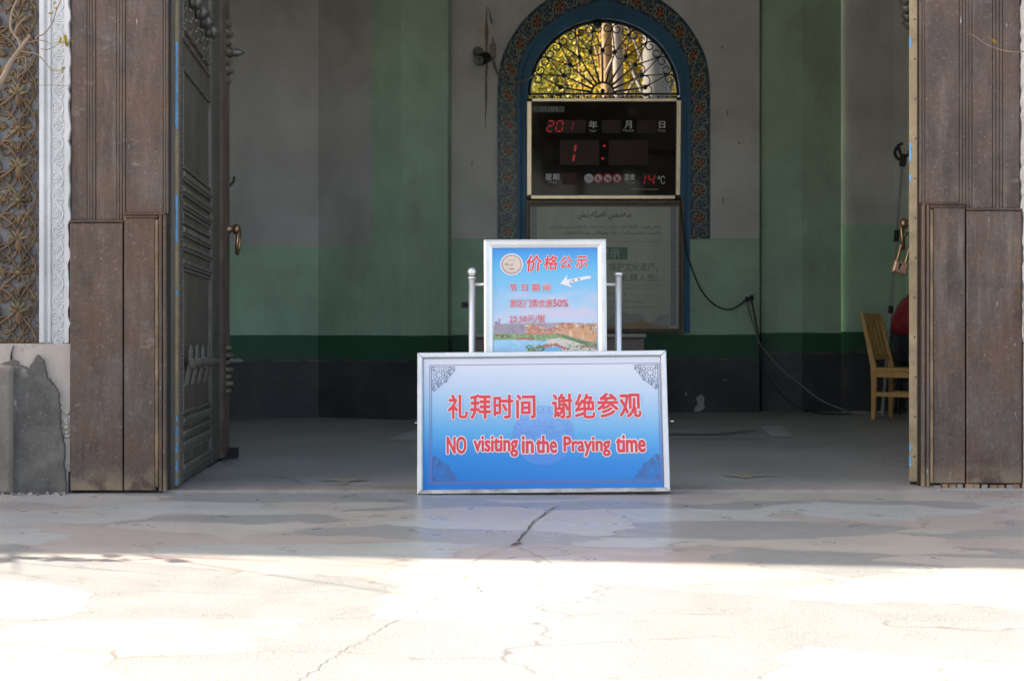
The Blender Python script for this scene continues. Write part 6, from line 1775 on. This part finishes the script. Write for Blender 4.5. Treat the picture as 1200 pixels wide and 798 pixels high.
M['bark_pale'] = mat_blend("shaded_pale_bark", (0.045, 0.043, 0.040), (0.085, 0.080, 0.074), 6, (0.07, 0.06, 0.05), .7, .8, .4)  # pale bark with canopy shade put into its colour
M['bark_brown'] = mat_blend("ochre_bark", (0.11, 0.062, 0.022), (0.18, 0.11, 0.042), 6, (0.15, 0.10, 0.06), .6, .8, .3)
M['bark_pink'] = mat_blend("pinkish_bark", (0.10, 0.076, 0.062), (0.16, 0.125, 0.105), 6, (0.15, 0.11, 0.09), .6, .8, .3)
def tree(label, base, top, r0, r1, bark, crown, mat, n, seed, leafL=.065, limbs=7):
    n = int(n * 2.6)
    rn = random.Random(seed)
    t = thing("garden_tree", label, "tree", (base.x, base.y, 0), "yellowing trees beyond the window")
    g = MB()
    pts = [base + (top - base) * (k / 9) + Vector((rn.uniform(-.03, .03), rn.uniform(-.03, .03), 0)) for k in range(10)]
    g.tube(pts, [r0 + (r1 - r0) * k / 9 for k in range(10)], M[bark], 14)
    ends = []
    for (cc, rad) in crown:
        for k in range(limbs):
            p0 = base + (top - base) * rn.uniform(.35, .95)
            p1 = cc + Vector((rn.gauss(0, .45) * rad.x, rn.gauss(0, .45) * rad.y, rn.gauss(0, .45) * rad.z))
            m_ = (p0 + p1) / 2 + Vector((rn.uniform(-.2, .2), rn.uniform(-.2, .2), rn.uniform(0, .3)))
            q = smooth([p0, m_, p1], 4); g.tube(q, [.03 + (.006 - .03) * j / len(q) for j in range(len(q))], M[bark], 6)
            ends.append((p1, rad))
    g.build("trunk", t)
    g = MB()
    cl = []
    for (p1, rad) in ends:
        for j in range(4): cl.append(p1 + Vector((rn.gauss(0, .3) * rad.x, rn.gauss(0, .3) * rad.y, rn.gauss(0, .3) * rad.z)))
    for k in range(n):
        c = rn.choice(cl)
        p = c + Vector((rn.gauss(0, .22), rn.gauss(0, .22), rn.gauss(0, .20)))
        leaf(g, p, Vector((rn.uniform(-1, 1), rn.uniform(-1, 1), rn.uniform(-1.2, .4))), Vector((rn.uniform(-1, 1), rn.uniform(-1, 1), rn.uniform(-1, 1))), leafL * rn.uniform(.7, 1.3), leafL * .62, M[mat])
    g.build("crown", t)
def at(px, py, Y): return P(px, py, Y)
tree("thick pale trunked tree at the right of the fan window", Vector((PX(772, 17), 17, 0)), Vector((PX(770, 17), 17, 7.5)), .20, .155, 'bark_pale', [(at(800, 70, 17.6), Vector((.5, .5, 1.0))), (at(745, 45, 18.5), Vector((.5, .6, .8))), (at(770, -60, 17.5), Vector((1.2, 1, 1.0)))], 'leaf_y', 2600, 11)
tree("ochre trunked leaning tree in the middle of the fan window", Vector((PX(713, 18), 18, 0)), Vector((PX(712, 18), 18, 7.5)), .085, .06, 'bark_brown', [(at(740, 30, 19), Vector((.8, .6, .8))), (at(690, -40, 18.6), Vector((1.2, 1, 1.0)))], 'leaf_m', 2400, 12)
tree("slim pinkish trunked tree just right of the fan window centre", Vector((PX(729, 17.4), 17.4, 0)), Vector((PX(722, 17.4), 17.4, 7.2)), .085, .06, 'bark_pink', [(at(745, 95, 18.6), Vector((.5, .6, .8)))], 'leaf_y', 1500, 13)
tree("forked pale trunked tree whose limb crosses the top of the fan window", Vector((PX(706, 19.5), 19.5, 0)), Vector((PX(690, 19.5), 19.5, 7.6)), .09, .10, 'bark_pale', [(at(668, 30, 20), Vector((.9, .7, 1.0)))], 'leaf_y', 2200, 14)
tree("dense yellow leaved tree at the left of the fan window", Vector((PX(668, 20.5), 20.5, 0)), Vector((PX(676, 20.5), 20.5, 7.0)), .085, .05, 'bark_pink', [(at(655, 75, 20.5), Vector((.8, .7, .8))), (at(680, 55, 20.5), Vector((.8, .7, .9))), (at(640, 50, 21), Vector((.7, .7, .8)))], 'leaf_m', 5200, 15)
tree("greener bushy tree low behind the left of the fan window", Vector((PX(650, 23), 23, 0)), Vector((PX(652, 23), 23, 5.4)), .10, .05, 'bark_brown', [(at(650, 98, 23), Vector((1.0, .8, .7))), (at(690, 92, 23), Vector((.9, .8, .7)))], 'leaf_g', 5200, 16, .13)
tree("far yellow green tree filling the gaps right of the fan window centre", Vector((PX(750, 25), 25, 0)), Vector((PX(748, 25), 25, 6.5)), .12, .06, 'bark_brown', [(at(752, 90, 25), Vector((1.0, .9, 1.0))), (at(700, 60, 25), Vector((.9, .9, 1.0))), (at(800, 60, 25), Vector((.9, .9, 1.2)))], 'leaf_m', 5000, 17, .13)

# trees across the square behind the camera: only their reflection in the clock's glass shows
M['leaf_far'] = leafmat("far_leaf", (0.02, 0.035, 0.010), (0.09, 0.085, 0.015), 0.2)
g = MB()
rn = random.Random(21)
for k in range(16):
    x = -21 + k * 2.9 + rn.uniform(-.6, .6); y = -24 + rn.uniform(-2, 2)
    h = (9.5 if x < 2.5 else 6.2) + rn.uniform(-.8, .8)
    g.tube([Vector((x, y, 0)), Vector((x + .1, y, h * .5)), Vector((x, y, h * .8))], [.18, .13, .05], M['bark_pink'], 8)
    for j in range(900):
        a = rn.uniform(0, 6.283); rr = 1.9 * math.sqrt(rn.random()); zz = rn.uniform(1.2, h)
        rr *= 0.55 + 0.45 * math.sin(math.pi * min(1, (zz - 1.0) / h + .15))
        leaf(g, Vector((x + rr * math.cos(a), y + rr * math.sin(a), zz)), Vector((rn.uniform(-1, 1), rn.uniform(-1, 1), rn.uniform(-1, .5))), Vector((rn.uniform(-1, 1), rn.uniform(-1, 1), rn.uniform(-1, 1))), .50, .34, M['leaf_far'])
tag(g.build("far_tree_belt"), "distant belt of dark trees across the square, mirrored in the clock glass", "trees", kind="stuff")

tree("added unseen tree outside the arched window, shading its reveal from the sun", Vector((-2.6, 15.2, 0)), Vector((-2.5, 15.0, 5.6)), .13, .06, 'bark_pink', [(Vector((-2.3, 14.2, 5.6)), Vector((1.1, .6, 1.0))), (Vector((-1.5, 14.2, 5.0)), Vector((.7, .5, .9)))], 'leaf_m', 2600, 31, .13)  # added out of view to keep direct sun off the window reveal
